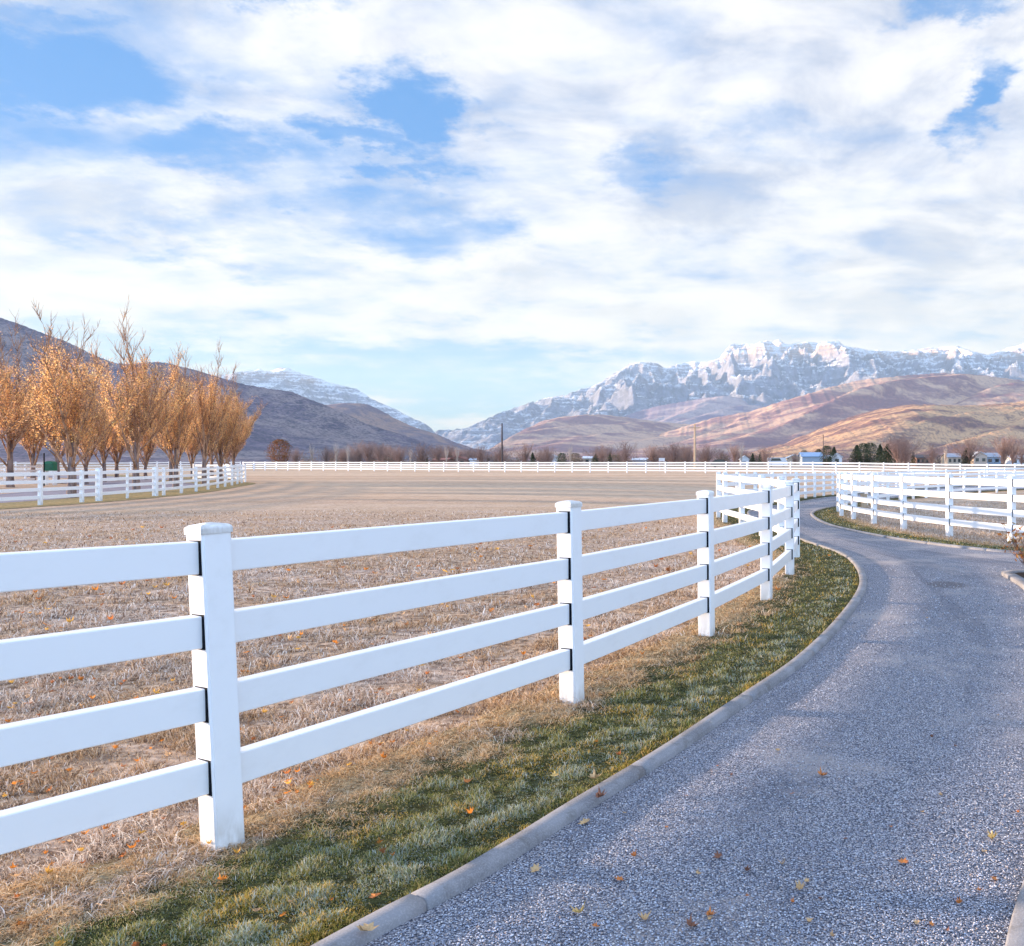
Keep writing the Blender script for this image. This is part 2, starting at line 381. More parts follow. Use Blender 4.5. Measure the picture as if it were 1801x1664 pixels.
def kerb(name, path, side, w=.098, h=.055, joint=1.55, base=-.04):
    """side +1: kerb lies left of the path, path = the lawn side line"""
    P = spline(path[::3] if len(path) > 90 else path, step=.11)
    tt = np.gradient(P, axis=0); tt /= np.linalg.norm(tt, axis=1)[:, None]; nn = np.stack([-tt[:, 1], tt[:, 0]], 1) * side
    prof = [(0, base), (0, h - .008), (.010, h), (w - .016, h), (w, h - .016), (w + .006, base)]
    V = []; Fq = []; k = len(prof); z0 = T(P[:, 0], P[:, 1]); i = 0; seg = max(3, int(joint / .11))
    wob = np.cumsum(rng.normal(0, .0002, len(P))); wob -= np.linspace(wob[0], wob[-1], len(P))
    while i < len(P) - 1:
        j = min(i + seg, len(P) - 1); o = len(V); dz_ = rnd.uniform(-.003, .003); dn_ = rnd.uniform(-.0012, .0012)
        idx = list(range(i, j + 1))
        for q, ix in enumerate(idx):
            p = P[ix].copy()
            if q == 0: p = p + tt[ix] * .006
            if q == len(idx) - 1: p = p - tt[ix] * .004
            for (a, b) in prof: xy = p + nn[ix] * (a + dn_ + wob[ix]); V.append((xy[0], xy[1], z0[ix] + b + (dz_ if b > 0 else 0)))
        for q in range(len(idx) - 1):
            for c_ in range(k - 1): Fq.append((o + q * k + c_, o + q * k + c_ + 1, o + (q + 1) * k + c_ + 1, o + (q + 1) * k + c_))
        for e in (o, o + (len(idx) - 1) * k): Fq.append((e, e + 1, e + 2, e + 3)); Fq.append((e, e + 3, e + 4, e + 5))
        i = j
    me = mesh_np(name, V, Fq); bm = bmesh.new(); bm.from_mesh(me); bmesh.ops.recalc_face_normals(bm, faces=bm.faces); bm.to_mesh(me); bm.free()
    return tag(obj(name, me, M_CONC), kind='structure')
kerb('kerb_outer', K1, -1)
kerb('kerb_island', [(13,11.6),(10,12.8),(7.6,14.3)] + R1c[14:15] + [(4.53,17.5)] + R1c[15:], 1)
def vrel(x, y): return .016 * fbm(x * 3.1, y * 3.1, 3, 44) - .004
vw = 1.35
ribbon(offset(K1, .004), offset(K1, vw), 24, .026, 'lawn_verge_outer', M_VERGE, zf=lambda P, s: vrel(P[..., 0], P[..., 1]))
ribbon(offset(K2, -.004), offset(K2, -1.05), 14, .026, 'lawn_verge_island', M_VERGE, zf=lambda P, s: vrel(P[..., 0], P[..., 1]))
# planting bed with a pointed kerb at the right edge
bedA = [(.0,1.0),(.62,2.1),(1.01,2.98),(1.55,4.1),(2.62,6.8),(3.56,9.6),(4.02,11.3),(4.22,12.75)]
bedB = [(4.22,12.75),(4.55,12.95),(5.6,13.05),(7.5,12.7),(9.5,11.8)]
M_MULCH = m_plain('bed_mulch', (.10, .075, .06), .95, .05, .6, 25)
kerb('kerb_bed_near', bedA, -1, .16, .07, 1.8)
kerb('kerb_bed_far', bedB, -1, .16, .07, 1.8)
A_ = spline(bedA[1:], n=8); B_ = np.stack([np.linspace(3.2, 8.8, len(A_)), np.interp(np.linspace(0, 1, len(A_)), [0, 1], [2.0, 12.0])], 1); B_[-1] = (4.6, 12.85)
ribbon(offset(A_, -.15), B_, 8, .05, 'bed_soil', M_MULCH)
# left road behind the left fence
FLpx = [(70.8,889),(144,884),(174,881.7),(224,877),(273,873),(288,871.7),(319,868),(345,865),(366,861.6),(383,858.6),(396,856.4),(408,854),(417.6,852),(425,850),(431,848)]
FLq = [at(*q) for q in FLpx]
FLp = [(-26.0,27.2),(-26.2,29.7),(-26.3,32.2)] + FLq + [(FLq[-1][0] - 2.6, FLq[-1][1] + 2.2), (FLq[-1][0] - 6, FLq[-1][1] + 3.6)]
FLs = spline(FLp, n=6)
M_ASPH = m_plain('old_asphalt', (.24, .23, .29), .9, .2, .3, 2)
FLr = spline([(-26,25)] + FLp[1::3] + [(FLq[-1][0] - 7, FLq[-1][1] + 10), (-62, 92)], n=10)
ribbon(offset(FLr, 2.9), offset(FLr, 8.6), 10, .02, 'left_road', M_ASPH)
ribbon(offset(FLr, 8.6), offset(FLr, 8.75), 3, .10, 'left_road_kerb', M_CONC)
M_OLIVE = m_plain('olive_verge', (.15, .13, .055), .95, .05, .5, 7, (.36, .27, .15))
ribbon(offset(FLr, -.8), offset(FLr, 2.9), 10, .014, 'left_lawn_verge', M_OLIVE)

# ------------------------------------------------------------ fences
RZ = [1.235, .925, .622, .318]; RH = .136; RT = .072; PW = .127; PH = 1.335
def post_mesh(w=PW, h=PH):
    bm = bmesh.new(); bmesh.ops.create_cube(bm, size=1)
    for v in bm.verts: v.co = Vector((v.co.x * w, v.co.y * w, (v.co.z + .5) * (h + .15) - .15))
    es = [e for e in bm.edges if abs(e.verts[0].co.z - e.verts[1].co.z) > .5]
    bmesh.ops.bevel(bm, geom=es, offset=.009, segments=3, affect='EDGES'); me = bpy.data.meshes.new('post'); bm.to_mesh(me); bm.free()
    me.polygons.foreach_set('use_smooth', [False] * len(me.polygons)); return me
def cap_mesh(w=PW):
    bm = bmesh.new(); a = w / 2 + .005
    rings = [(a, 0), (a, .022), (a - .003, .029), (a - .012, .036), (.012, .045)]
    vs = []
    for r, z in rings: vs.append([bm.verts.new((sx * r, sy * r, z)) for sx, sy in ((-1,-1),(1,-1),(1,1),(-1,1))])
    for i in range(len(rings) - 1):
        for k in range(4): bm.faces.new((vs[i][k], vs[i][(k + 1) % 4], vs[i + 1][(k + 1) % 4], vs[i + 1][k]))
    bm.faces.new(vs[-1]); bm.faces.new(vs[0][::-1])
    es = [e for e in bm.edges if abs(e.verts[0].co.x - e.verts[1].co.x) < .02 and abs(e.verts[0].co.y - e.verts[1].co.y) < .02]
    bmesh.ops.bevel(bm, geom=es, offset=.006, segments=2, affect='EDGES'); bmesh.ops.recalc_face_normals(bm, faces=bm.faces)
    me = bpy.data.meshes.new('post_cap'); bm.to_mesh(me); bm.free(); return me
PM = post_mesh(); CM = cap_mesh(); PMT = post_mesh(.2, 1.40); CMT = cap_mesh(.2); PMN = post_mesh(.09); CMN = cap_mesh(.09)
def slot_mesh(side):
    """dark routed hole round the rail end on the post's near face (local -x), open towards `side` of local y"""
    mb = MB(); x = -PW / 2 - .0015; y0 = -side * (RT / 2 + .004); y1 = side * (PW / 2 - .0125)
    lo_, hi_ = sorted((y0, y1))
    for z in RZ:
        mb_ = MB(); mb_.box((x, lo_, z - RH / 2 - .004), (x + .004, hi_, z + RH / 2 + .007)); yield mb_.mesh('rail_slot')
SLR = list(slot_mesh(-1)); SLL = list(slot_mesh(1))
def rail_bm(mb, P, Q, h=RH, th=RT):
    """rounded board between two attach points"""
    P = Vector(P); Q = Vector(Q); d = (Q - P).normalized(); n = Vector((0, 0, 1)).cross(d).normalized(); up = Vector((0, 0, 1)); b = .004
    pr = [(-th/2, -h/2+b), (-th/2, h/2-b), (-th/2+b, h/2), (th/2-b, h/2), (th/2, h/2-b), (th/2, -h/2+b), (th/2-b, -h/2), (-th/2+b, -h/2)]
    mid = (P + Q) / 2 - Vector((0, 0, rnd.uniform(0, .004))); vs = []
    for c in (P, mid, Q):
        for a, z in pr: vs.append(c + n * a + up * z)
    fs = [(0,1,2,3,4,5,6,7), (23,22,21,20,19,18,17,16)]
    for s_ in (0, 8):
        for i in range(8): fs.append((s_ + i, s_ + (i + 1) % 8 , s_ + 8 + (i + 1) % 8, s_ + 8 + i)[::-1])
    mb.add(vs, fs)
def fence(name, pts, label, near=0, slots=0, slotside=-1, leans={}, kinds={}, caps=10**6, group=None, skip=()):
    pts = [tuple(p) for p in pts]; z = [T(*p) for p in pts]; b = Vector((pts[0][0], pts[0][1], z[0]))
    root = empty(name, b, label, 'fence', group); n = len(pts); A = []
    for i, p in enumerate(pts):
        q0 = Vector(pts[max(i - 1, 0)]); q1 = Vector(pts[min(i + 1, n - 1)]); tg = (q1 - q0).normalized()
        kd = kinds.get(i); pm, cm, hh = {None: (PM, CM, PH), 'thick': (PMT, CMT, 1.40), 'thin': (PMN, CMN, PH)}[kd]
        M = Matrix.Rotation(rad(leans.get(i, rnd.uniform(-.35, .35))), 4, 'Y') @ Matrix.Rotation(rad(rnd.uniform(-.3, .3)), 4, 'X') @ Matrix.Rotation(math.atan2(tg.y, tg.x), 4, 'Z')
        loc = Vector((p[0], p[1], z[i])); o = obj('post', pm, M_VINYL, root)
        o.matrix_local = Matrix.Translation(loc - b) @ M
        if i < caps: obj('post_cap', cm, M_VINYL, o, (0, 0, hh))
        if i < slots:
            for me in (SLR if slotside < 0 else SLL): obj('rail_slot', me, M_DARK, o)
        A.append([loc - b + M.to_3x3() @ Vector((0, 0, h)) for h in RZ])
    for i in range(min(near, n - 1)):
        for r in range(4): mb = MB(); rail_bm(mb, A[i][r], A[i + 1][r]); obj('rail', mb, M_RAIL, root)
    if near < n - 1:
        for r in range(4):
            mb = MB()
            for i in range(near, n - 1): rail_bm(mb, A[i][r], A[i + 1][r])
            obj('rail', mb, M_RAIL, root)
    return root
F1n = [(-5.0,-.2),(-3.45,1.72),(-2.067,3.743),(-.930,5.96),(-.027,8.23),(.673,10.44),(1.16,12.76),(1.475,15.04),(1.40,17.3),(1.17,19.6),(.80,21.9),(.42,24.1),(.26,26.4),(.30,28.8),(.55,31.1),(1.05,33.4),(1.85,35.7),(2.7,38.0),(3.45,40.3),(4.2,42.7),(4.9,45)]
F1f = spline([F1n[-1], (5.6,47.2),(7.4,52.4),(10.6,60.2),(14.4,66.2),(19.3,71.2),(27,76.2),(37,79.6)], step=2.44)
fence('ranch_fence', F1n + [tuple(p) for p in F1f[1:]], 'nearest white four-rail fence, from the left foreground along the curving driveway',
      near=20, slots=13, leans={2: -2.6, 3: -.95, 4: -.6, 1: -2.6})
F2n = [(8.6,13.6),(7.2,15.8),(6.1,17.8),(5.36,19.7),(4.80,21.8),(4.42,23.7),(4.18,25.6),(4.10,27.4)]
F2f = spline([(4.10,27.4),(4.35,29.8),(5.15,32.8),(6.6,37),(8.9,42.6),(12.0,48.4),(15.4,54),(19.6,58.8),(24,62.6),(31,66.6)], step=2.44)
fence('ranch_fence', F2n + [tuple(p) for p in F2f[1:]], 'white four-rail fence round the right paddock, inside the driveway bend', near=14, slots=9, slotside=1)
FLn = FLp
fence('ranch_fence', FLn, 'white four-rail fence with two thick posts in front of the orange trees', near=17, kinds={5: 'thick', 7: 'thick', 6: 'thin'})
FL2 = spline([(-47,34),(-47.5,48),(-48.5,60),(-50,66)], step=2.6)
fence('ranch_fence', FL2, 'short run of white fence beyond the left road at the left edge of the picture')
FL3 = spline([(-72,40),(-72.5,75),(-73,94),(-73,118),(-73.2,137.5)], step=2.62)
fence('ranch_fence', FL3, 'white fence seen behind the trunks of the orange trees')
FF = spline([(56,74),(45,79.6),(30.6,86),(3.3,100),(-28,115),(-73.2,138.3)], step=2.62)
fence('ranch_fence', FF, 'distant white four-rail fence across the whole far side of the pasture')

# ------------------------------------------------------------ grass (uncountable)
def blades(name, P, z, hgt, wid, lean, col, tipcol=None, curl=.5):
    """P (n,2) roots; each blade a bent strip of two segments"""
    n = len(P); az = rng.uniform(0, 2 * np.pi, n); d = np.stack([np.cos(az), np.sin(az)], 1); s = np.stack([-d[:, 1], d[:, 0]], 1)
    l1 = lean; l2 = lean * (1 + curl) + rng.uniform(0, .5, n) * curl
    z0 = z; h1 = hgt * .5
    p0 = P; p1 = P + d * (np.sin(l1) * h1)[:, None]; p2 = p1 + d * (np.sin(l2) * h1)[:, None]
    zz1 = z0 + np.cos(l1) * h1; zz2 = np.maximum(zz1 + np.cos(l2) * h1, z0 + .003)
    w = wid[:, None] / 2
    def v(p, zc, f): return np.concatenate([p + s * w * f, zc[:, None]], 1)
    V = np.stack([v(p0, z0 - .01, -1), v(p0, z0 - .01, 1), v(p1, zz1, -.8), v(p1, zz1, .8), v(p2, zz2, 0)], 1).reshape(-1, 3)
    o = np.arange(n)[:, None] * 5
    Fq = np.concatenate([o + [0, 1, 3], o + [0, 3, 2], o + [2, 3, 4]], 1).reshape(-1, 3)
    tc_ = col if tipcol is None else tipcol
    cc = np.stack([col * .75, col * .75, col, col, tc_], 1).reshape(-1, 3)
    me = mesh_np(name, V, Fq, cc); return tag(obj(name, me, M_BLADE), kind='stuff')
def seg_dist(P, path):
    """unsigned distance, side and nearest index of points to a polyline"""
    best = np.full(len(P), 1e9); side = np.zeros(len(P)); idx = np.zeros(len(P), int)
    for i in range(len(path) - 1):
        a = path[i]; b_ = path[i + 1]; ab = b_ - a; L2 = (ab ** 2).sum() + 1e-12
        tt = np.clip(((P - a) @ ab) / L2, 0, 1); q = a + tt[:, None] * ab; dd = np.linalg.norm(P - q, axis=1)
        m = dd < best; best[m] = dd[m]; sd = ab[0] * (P[:, 1] - a[1]) - ab[1] * (P[:, 0] - a[0]); side[m] = np.sign(sd)[m]; idx[m] = i
    return best, side, idx
def wedge(n, y0, y1, s0, s1, pw=1.3):
    """points in front of the camera, denser nearby"""
    u = rng.uniform(0, 1, n); y = (y0 ** (1 - pw) + u * (y1 ** (1 - pw) - y0 ** (1 - pw))) ** (1 / (1 - pw))
    return np.stack([rng.uniform(s0, s1, n) * y, y], 1)
def pal(cols, w, n, jit=.12):
    c = np.array(cols)[rng.choice(len(cols), n, p=np.array(w) / sum(w))]; return np.clip(c * rng.uniform(1 - jit, 1 + jit, (n, 1)), 0, 1)
K1n = K1[:260]
# pasture: matted frosted dead grass
P = wedge(620000, 1.9, 30, -.95, .13, 1.75)
dK, sK, _ = seg_dist(P, K1n[::2]); P = P[(sK > 0) & (dK > .95 + .25 * fbm(P[:, 0] * 2, P[:, 1] * 2, 2, 4))]
dK, _, _ = seg_dist(P, K1n[::2])
cl = fbm(P[:, 0] * 2.6, P[:, 1] * 2.6, 3, 3); cl2 = fbm(P[:, 0] * .7, P[:, 1] * .7, 3, 9); keep = rng.uniform(0, 1, len(P)) < np.clip(.66 + cl * 1.0, .28, 1); P = P[keep]; cl = cl[keep]; cl2 = cl2[keep]; dK = dK[keep]
n = len(P); yy = P[:, 1]; sc = np.clip(yy / 4.5, 1, 4.5)
fr = np.clip(.35 + cl2 * .9 + cl * .35 + np.clip((dK - 2.2) * .12, -.4, .12), 0, 1)
cs = pal([(.62,.43,.27),(.50,.31,.16),(.34,.20,.10),(.12,.07,.04),(.70,.54,.38)], [4.5,3.5,2.8,2.4,2.6], n)
cf = pal([(.74,.62,.53),(.60,.46,.36),(.38,.27,.20),(.80,.74,.70),(.16,.10,.07)], [4,4,2.8,2.2,2.2], n)
colr = np.where((rng.uniform(0, 1, n) < fr)[:, None], cf, cs)
hg = rng.uniform(.03, .085, n) * np.clip(sc, 1, 1.35) * (1 + np.clip(cl * 1.5, -.5, .8)); 
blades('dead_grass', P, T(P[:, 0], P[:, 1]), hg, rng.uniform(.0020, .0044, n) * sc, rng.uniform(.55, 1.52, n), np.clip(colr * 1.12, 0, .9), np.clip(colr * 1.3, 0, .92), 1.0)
# green lawn along the kerb
def lawn(name, path, side, n, y0, y1, s0, s1, wv, pw=1.6, shift=0):
    P = wedge(n, y0, y1, s0, s1, pw); d_, s_, _ = seg_dist(P, path)
    m = (s_ == side) & (d_ > .012) & (d_ < wv + .25); P = P[m]; d_ = d_[m]
    g = fbm(P[:, 0] * 1.8, P[:, 1] * 1.8, 3, 21); g2 = fbm(P[:, 0] * 6, P[:, 1] * 6, 2, 5)
    edge = d_ + g * .22
    gp = np.clip((wv * .80 - edge) / .22, 0, 1); isg = rng.uniform(0, 1, len(P)) < gp
    keep = isg | (rng.uniform(0, 1, len(P)) < .7); keep &= rng.uniform(0, 1, len(P)) < np.clip(.8 + g2 * .6, .25, 1)
    P = P[keep]; d_ = d_[keep]; isg = isg[keep]; g = g[keep]; g2 = g2[keep]; n = len(P); sc = np.clip(P[:, 1] / 4.5, 1, 4)
    frost = np.clip(.16 + np.exp(-((d_ - .24) / .13) ** 2) * .30 + g2 * .28 - (d_ < .09) * .4, .02, .6)
    cg = pal([(.16,.18,.04),(.27,.26,.07),(.40,.33,.10),(.045,.06,.02),(.56,.44,.20)], [3.6,3.6,3.2,3.2,3.0], n)
    cg = np.where((g > .15)[:, None], cg * np.array([1.5, 1.2, .85]), cg)
    cfz = pal([(.44,.48,.40),(.30,.36,.26),(.60,.60,.56)], [3,4,1.5], n)
    cst = pal([(.74,.50,.27),(.60,.36,.17),(.78,.64,.46),(.22,.13,.06)], [4,3,3,1.5], n)
    c = np.where(isg[:, None], np.where((rng.uniform(0, 1, n) < frost)[:, None], cfz, cg), cst)
    h = np.where(isg, rng.uniform(.011, .028, n), rng.uniform(.020, .055, n)) * (1 + np.clip(g2 * 1.4, -.5, .9)) * np.clip(sc, 1, 1.3)
    ln = np.where(isg, rng.uniform(.3, 1.35, n), rng.uniform(.8, 1.5, n))
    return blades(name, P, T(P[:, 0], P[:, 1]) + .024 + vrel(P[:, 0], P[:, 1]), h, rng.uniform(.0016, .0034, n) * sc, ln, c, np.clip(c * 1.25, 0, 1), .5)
lawn('green_grass', K1n[::2], 1, 1700000, 1.7, 40, -.95, .24, 1.12, 1.8)
lawn('green_grass', K2[:200:2], -1, 200000, 12.5, 45, .05, .50, .98, 1.4)
# paddock straw
P = wedge(90000, 13, 42, .07, .48, 1.5); dK, sK, _ = seg_dist(P, K2[::2]); m = (sK < 0) & (dK > .9); P = P[m]; n = len(P); sc = P[:, 1] / 4.5
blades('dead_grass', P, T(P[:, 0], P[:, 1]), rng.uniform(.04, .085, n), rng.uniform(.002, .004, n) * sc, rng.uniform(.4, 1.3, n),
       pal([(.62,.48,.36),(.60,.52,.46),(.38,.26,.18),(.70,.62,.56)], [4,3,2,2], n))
# loose chippings on the driveway
P = wedge(150000, 1.9, 14, -.62, .40, 2.0); dK, sK, _ = seg_dist(P, K1n[::2]); m = (sK < 0) & (dK > .14); P = P[m]
dB, sB, _ = seg_dist(P, spline(bedA, n=6)); P = P[(sB > 0) | (P[:, 1] > 12.9)]; n = len(P)
oct_ = np.array([(1,0,0),(-1,0,0),(0,1,0),(0,-1,0),(0,0,1),(0,0,-1)], float); of = np.array([(0,2,4),(2,1,4),(1,3,4),(3,0,4),(2,0,5),(1,2,5),(3,1,5),(0,3,5)])
sz = rng.uniform(.0025, .0062, n) * np.clip(P[:, 1] / 5, 1, 1.8); V = oct_[None] * rng.uniform(.6, 1.25, (n, 6, 1)) * np.stack([sz, sz * .8, sz * .6], 1)[:, None]
an = rng.uniform(0, 6.28, n); ca, sa = np.cos(an)[:, None], np.sin(an)[:, None]; X = V[..., 0] * ca - V[..., 1] * sa; Y = V[..., 0] * sa + V[..., 1] * ca
V = np.stack([X + P[:, :1], Y + P[:, 1:], V[..., 2] + (T(P[:, 0], P[:, 1]) + .014)[:, None] + (sz * .25)[:, None]], 2).reshape(-1, 3)
Fq = (np.arange(n)[:, None, None] * 6 + of[None]).reshape(-1, 3)
cc = np.repeat(pal([(.36,.38,.46),(.24,.26,.33),(.60,.62,.70),(.70,.64,.62),(.12,.13,.17),(.48,.38,.34)], [5,4,4,1.6,2,1], n), 6, 0)
tag(obj('loose_gravel', mesh_np('loose_gravel', V, Fq, cc), M_CHIP), kind='stuff')

# ------------------------------------------------------------ fallen leaves
LO = [(0,-.5),(.10,-.22),(.38,-.34),(.30,-.06),(.52,.10),(.26,.16),(.22,.42),(.06,.26),(0,.58),(-.08,.26),(-.26,.40),(-.24,.14),(-.50,.06),(-.30,-.08),(-.34,-.34),(-.10,-.24)]
def leaf_arrays(size, curl, seed):
    r = random.Random(seed); vs = [(0, 0, 0)]; 
    for x, y in LO:
        x *= r.uniform(.8, 1.15); y *= r.uniform(.8, 1.15); vs.append((x * size, y * size, size * (curl * (x * x + .5 * y * y) * 2.0 + r.uniform(-.04, .12))))
    fs = [(0, i + 1, (i + 1) % len(LO) + 1) for i in range(len(LO))]; return vs, fs
def m_leafc(name, c, c2): return m_plain(name, c, .6, .3, .3, 60, c2)
LM = {'orange': m_leafc('orange_leaf', (.62, .22, .05), (.42, .14, .04)), 'tan': m_leafc('tan_leaf', (.60, .40, .20), (.42, .26, .13)), 'brown': m_leafc('brown_leaf', (.26, .11, .06), (.14, .06, .04)), 'yellow': m_leafc('yellow_leaf', (.72, .50, .16), (.50, .32, .12))}
LV = [leaf_arrays(1, c_, i) for i, c_ in enumerate((.5, .9, 1.3, .3))]
named = [(1019,1606,'yellow',.052,'large pale yellow leaf on the gravel, lowest big one beside the kerb'),(1215,1629,'brown',.045,'dark brown leaf lying near the bottom middle of the driveway'),
 (1249,1610,'orange',.034,'orange leaf just above and right of the dark brown leaf on the driveway'),(1446,1366,'orange',.050,'bright orange leaf alone in the middle of the driveway'),
 (1088,1547,'orange',.040,'orange leaf on the gravel above and right of the large pale yellow leaf'),(1047,1389,'tan',.060,'curled tan leaf resting on top of the concrete kerb'),
 (1056,1418,'brown',.055,'dark curled leaf on the gravel against the kerb, under the tan leaf on the kerb'),(1028,1448,'tan',.050,'crumpled tan leaf on the gravel near the left kerb'),
 (1747,1477,'yellow',.040,'amber leaf near the right edge of the driveway'),(1588,1517,'orange',.040,'orange leaf on the lower right part of the driveway'),(1408,1563,'tan',.036,'pale tan leaf on the lower middle gravel'),
 (1263,1507,'brown',.036,'reddish brown leaf on the gravel below the middle of the driveway'),(1132,1617,'tan',.040,'tan leaf at the bottom between the yellow and the brown leaf'),(943,1530,'tan',.040,'small tan leaf standing on edge beside the kerb near the bottom'),
 (645,1660,'tan',.060,'tan leaf at the bottom edge right against the kerb'),(660,1605,'orange',.045,'reddish leaf lying on top of the kerb near the bottom edge'),(822,1397,'orange',.040,'bright orange leaf in the green grass left of the kerb'),(976,1384,'yellow',.036,'yellow leaf in the green grass close to the kerb')]
def put_leaf(px, py, c, s, label, group=None, z=.02):
    x, y = kp(px, py, .02); d_, sd, _ = seg_dist(np.array([[x, y]]), K1n[::2])
    zz = z if sd[0] < 0 and d_[0] > .13 else (.062 if sd[0] < 0 else .075)
    vs, fs = LV[rnd.randrange(4)]; mb = MB(); mb.add([tuple(np.array(v) * s * 1.25) for v in vs], fs)
    o = obj('fallen_leaf', mb, LM[c], None, (x, y, T(x, y) + zz)); o.rotation_euler = (rnd.uniform(-.35, .35), rnd.uniform(-.35, .35), rnd.uniform(0, 6.28)); tag(o, label, 'leaf', group)
for q in named: put_leaf(*q, group='leaves fallen on the driveway and kerb')
for i in range(42):
    y = rnd.choice([rnd.uniform(1080, 1640), rnd.uniform(1300, 1650)]); x = rnd.uniform(1000, 1790)
    X, Y = kp(x, y, .02); d_, sd, _ = seg_dist(np.array([[X, Y]]), K1n[::2])
    if sd[0] > 0 or d_[0] < .16: continue
    cc_ = rnd.choice(['orange', 'tan', 'brown', 'tan']); put_leaf(x, y, cc_, rnd.uniform(.014, .026), 'tiny ' + cc_ + ' leaf scrap on the gravel, ' + ('in the foreground ' if y > 1450 else 'in the middle distance ' if y > 1250 else 'far up the driveway ') + ('near the left kerb' if x < 1300 else 'near the right edge' if x > 1600 else 'in mid-lane'), 'tiny leaf scraps on the driveway')
def leaf_scatter(name, P, z, s, cols, w):
    V = []; Fq = []; cc = []; n = len(P)
    for i in range(n):
        vs, fs = LV[i % 4]; a = np.array(vs) * s[i]; e = Matrix.Rotation(rnd.uniform(0, 6.28), 3, 'Z') @ Matrix.Rotation(rnd.uniform(-.7, .7), 3, 'X'); a = a @ np.array(e).T
        o = len(V); V += [(v[0] + P[i, 0], v[1] + P[i, 1], v[2] + z[i]) for v in a]; Fq += [(f[0] + o, f[1] + o, f[2] + o) for f in fs]
    cc = np.repeat(pal(cols, w, n, .25), len(LV[0][0]), 0)
    return tag(obj(name, mesh_np(name, V, Fq, cc), M_LEAF), kind='stuff')
P = wedge(1500, 2.2, 22, -.9, .16, 1.7); dK, sK, _ = seg_dist(P, K1n[::2]); m = (sK > 0) & ((dK > 1.2) | (rng.uniform(0, 1, len(P)) < .10)); P = P[m]; n = len(P)
leaf_scatter('fallen_leaf_litter', P, T(P[:, 0], P[:, 1]) + .045, rng.uniform(.018, .045, n) * np.clip(P[:, 1] / 5, 1, 2.5), [(.62,.24,.05),(.70,.42,.10),(.42,.16,.06),(.60,.40,.24)], [3,2,3,2])

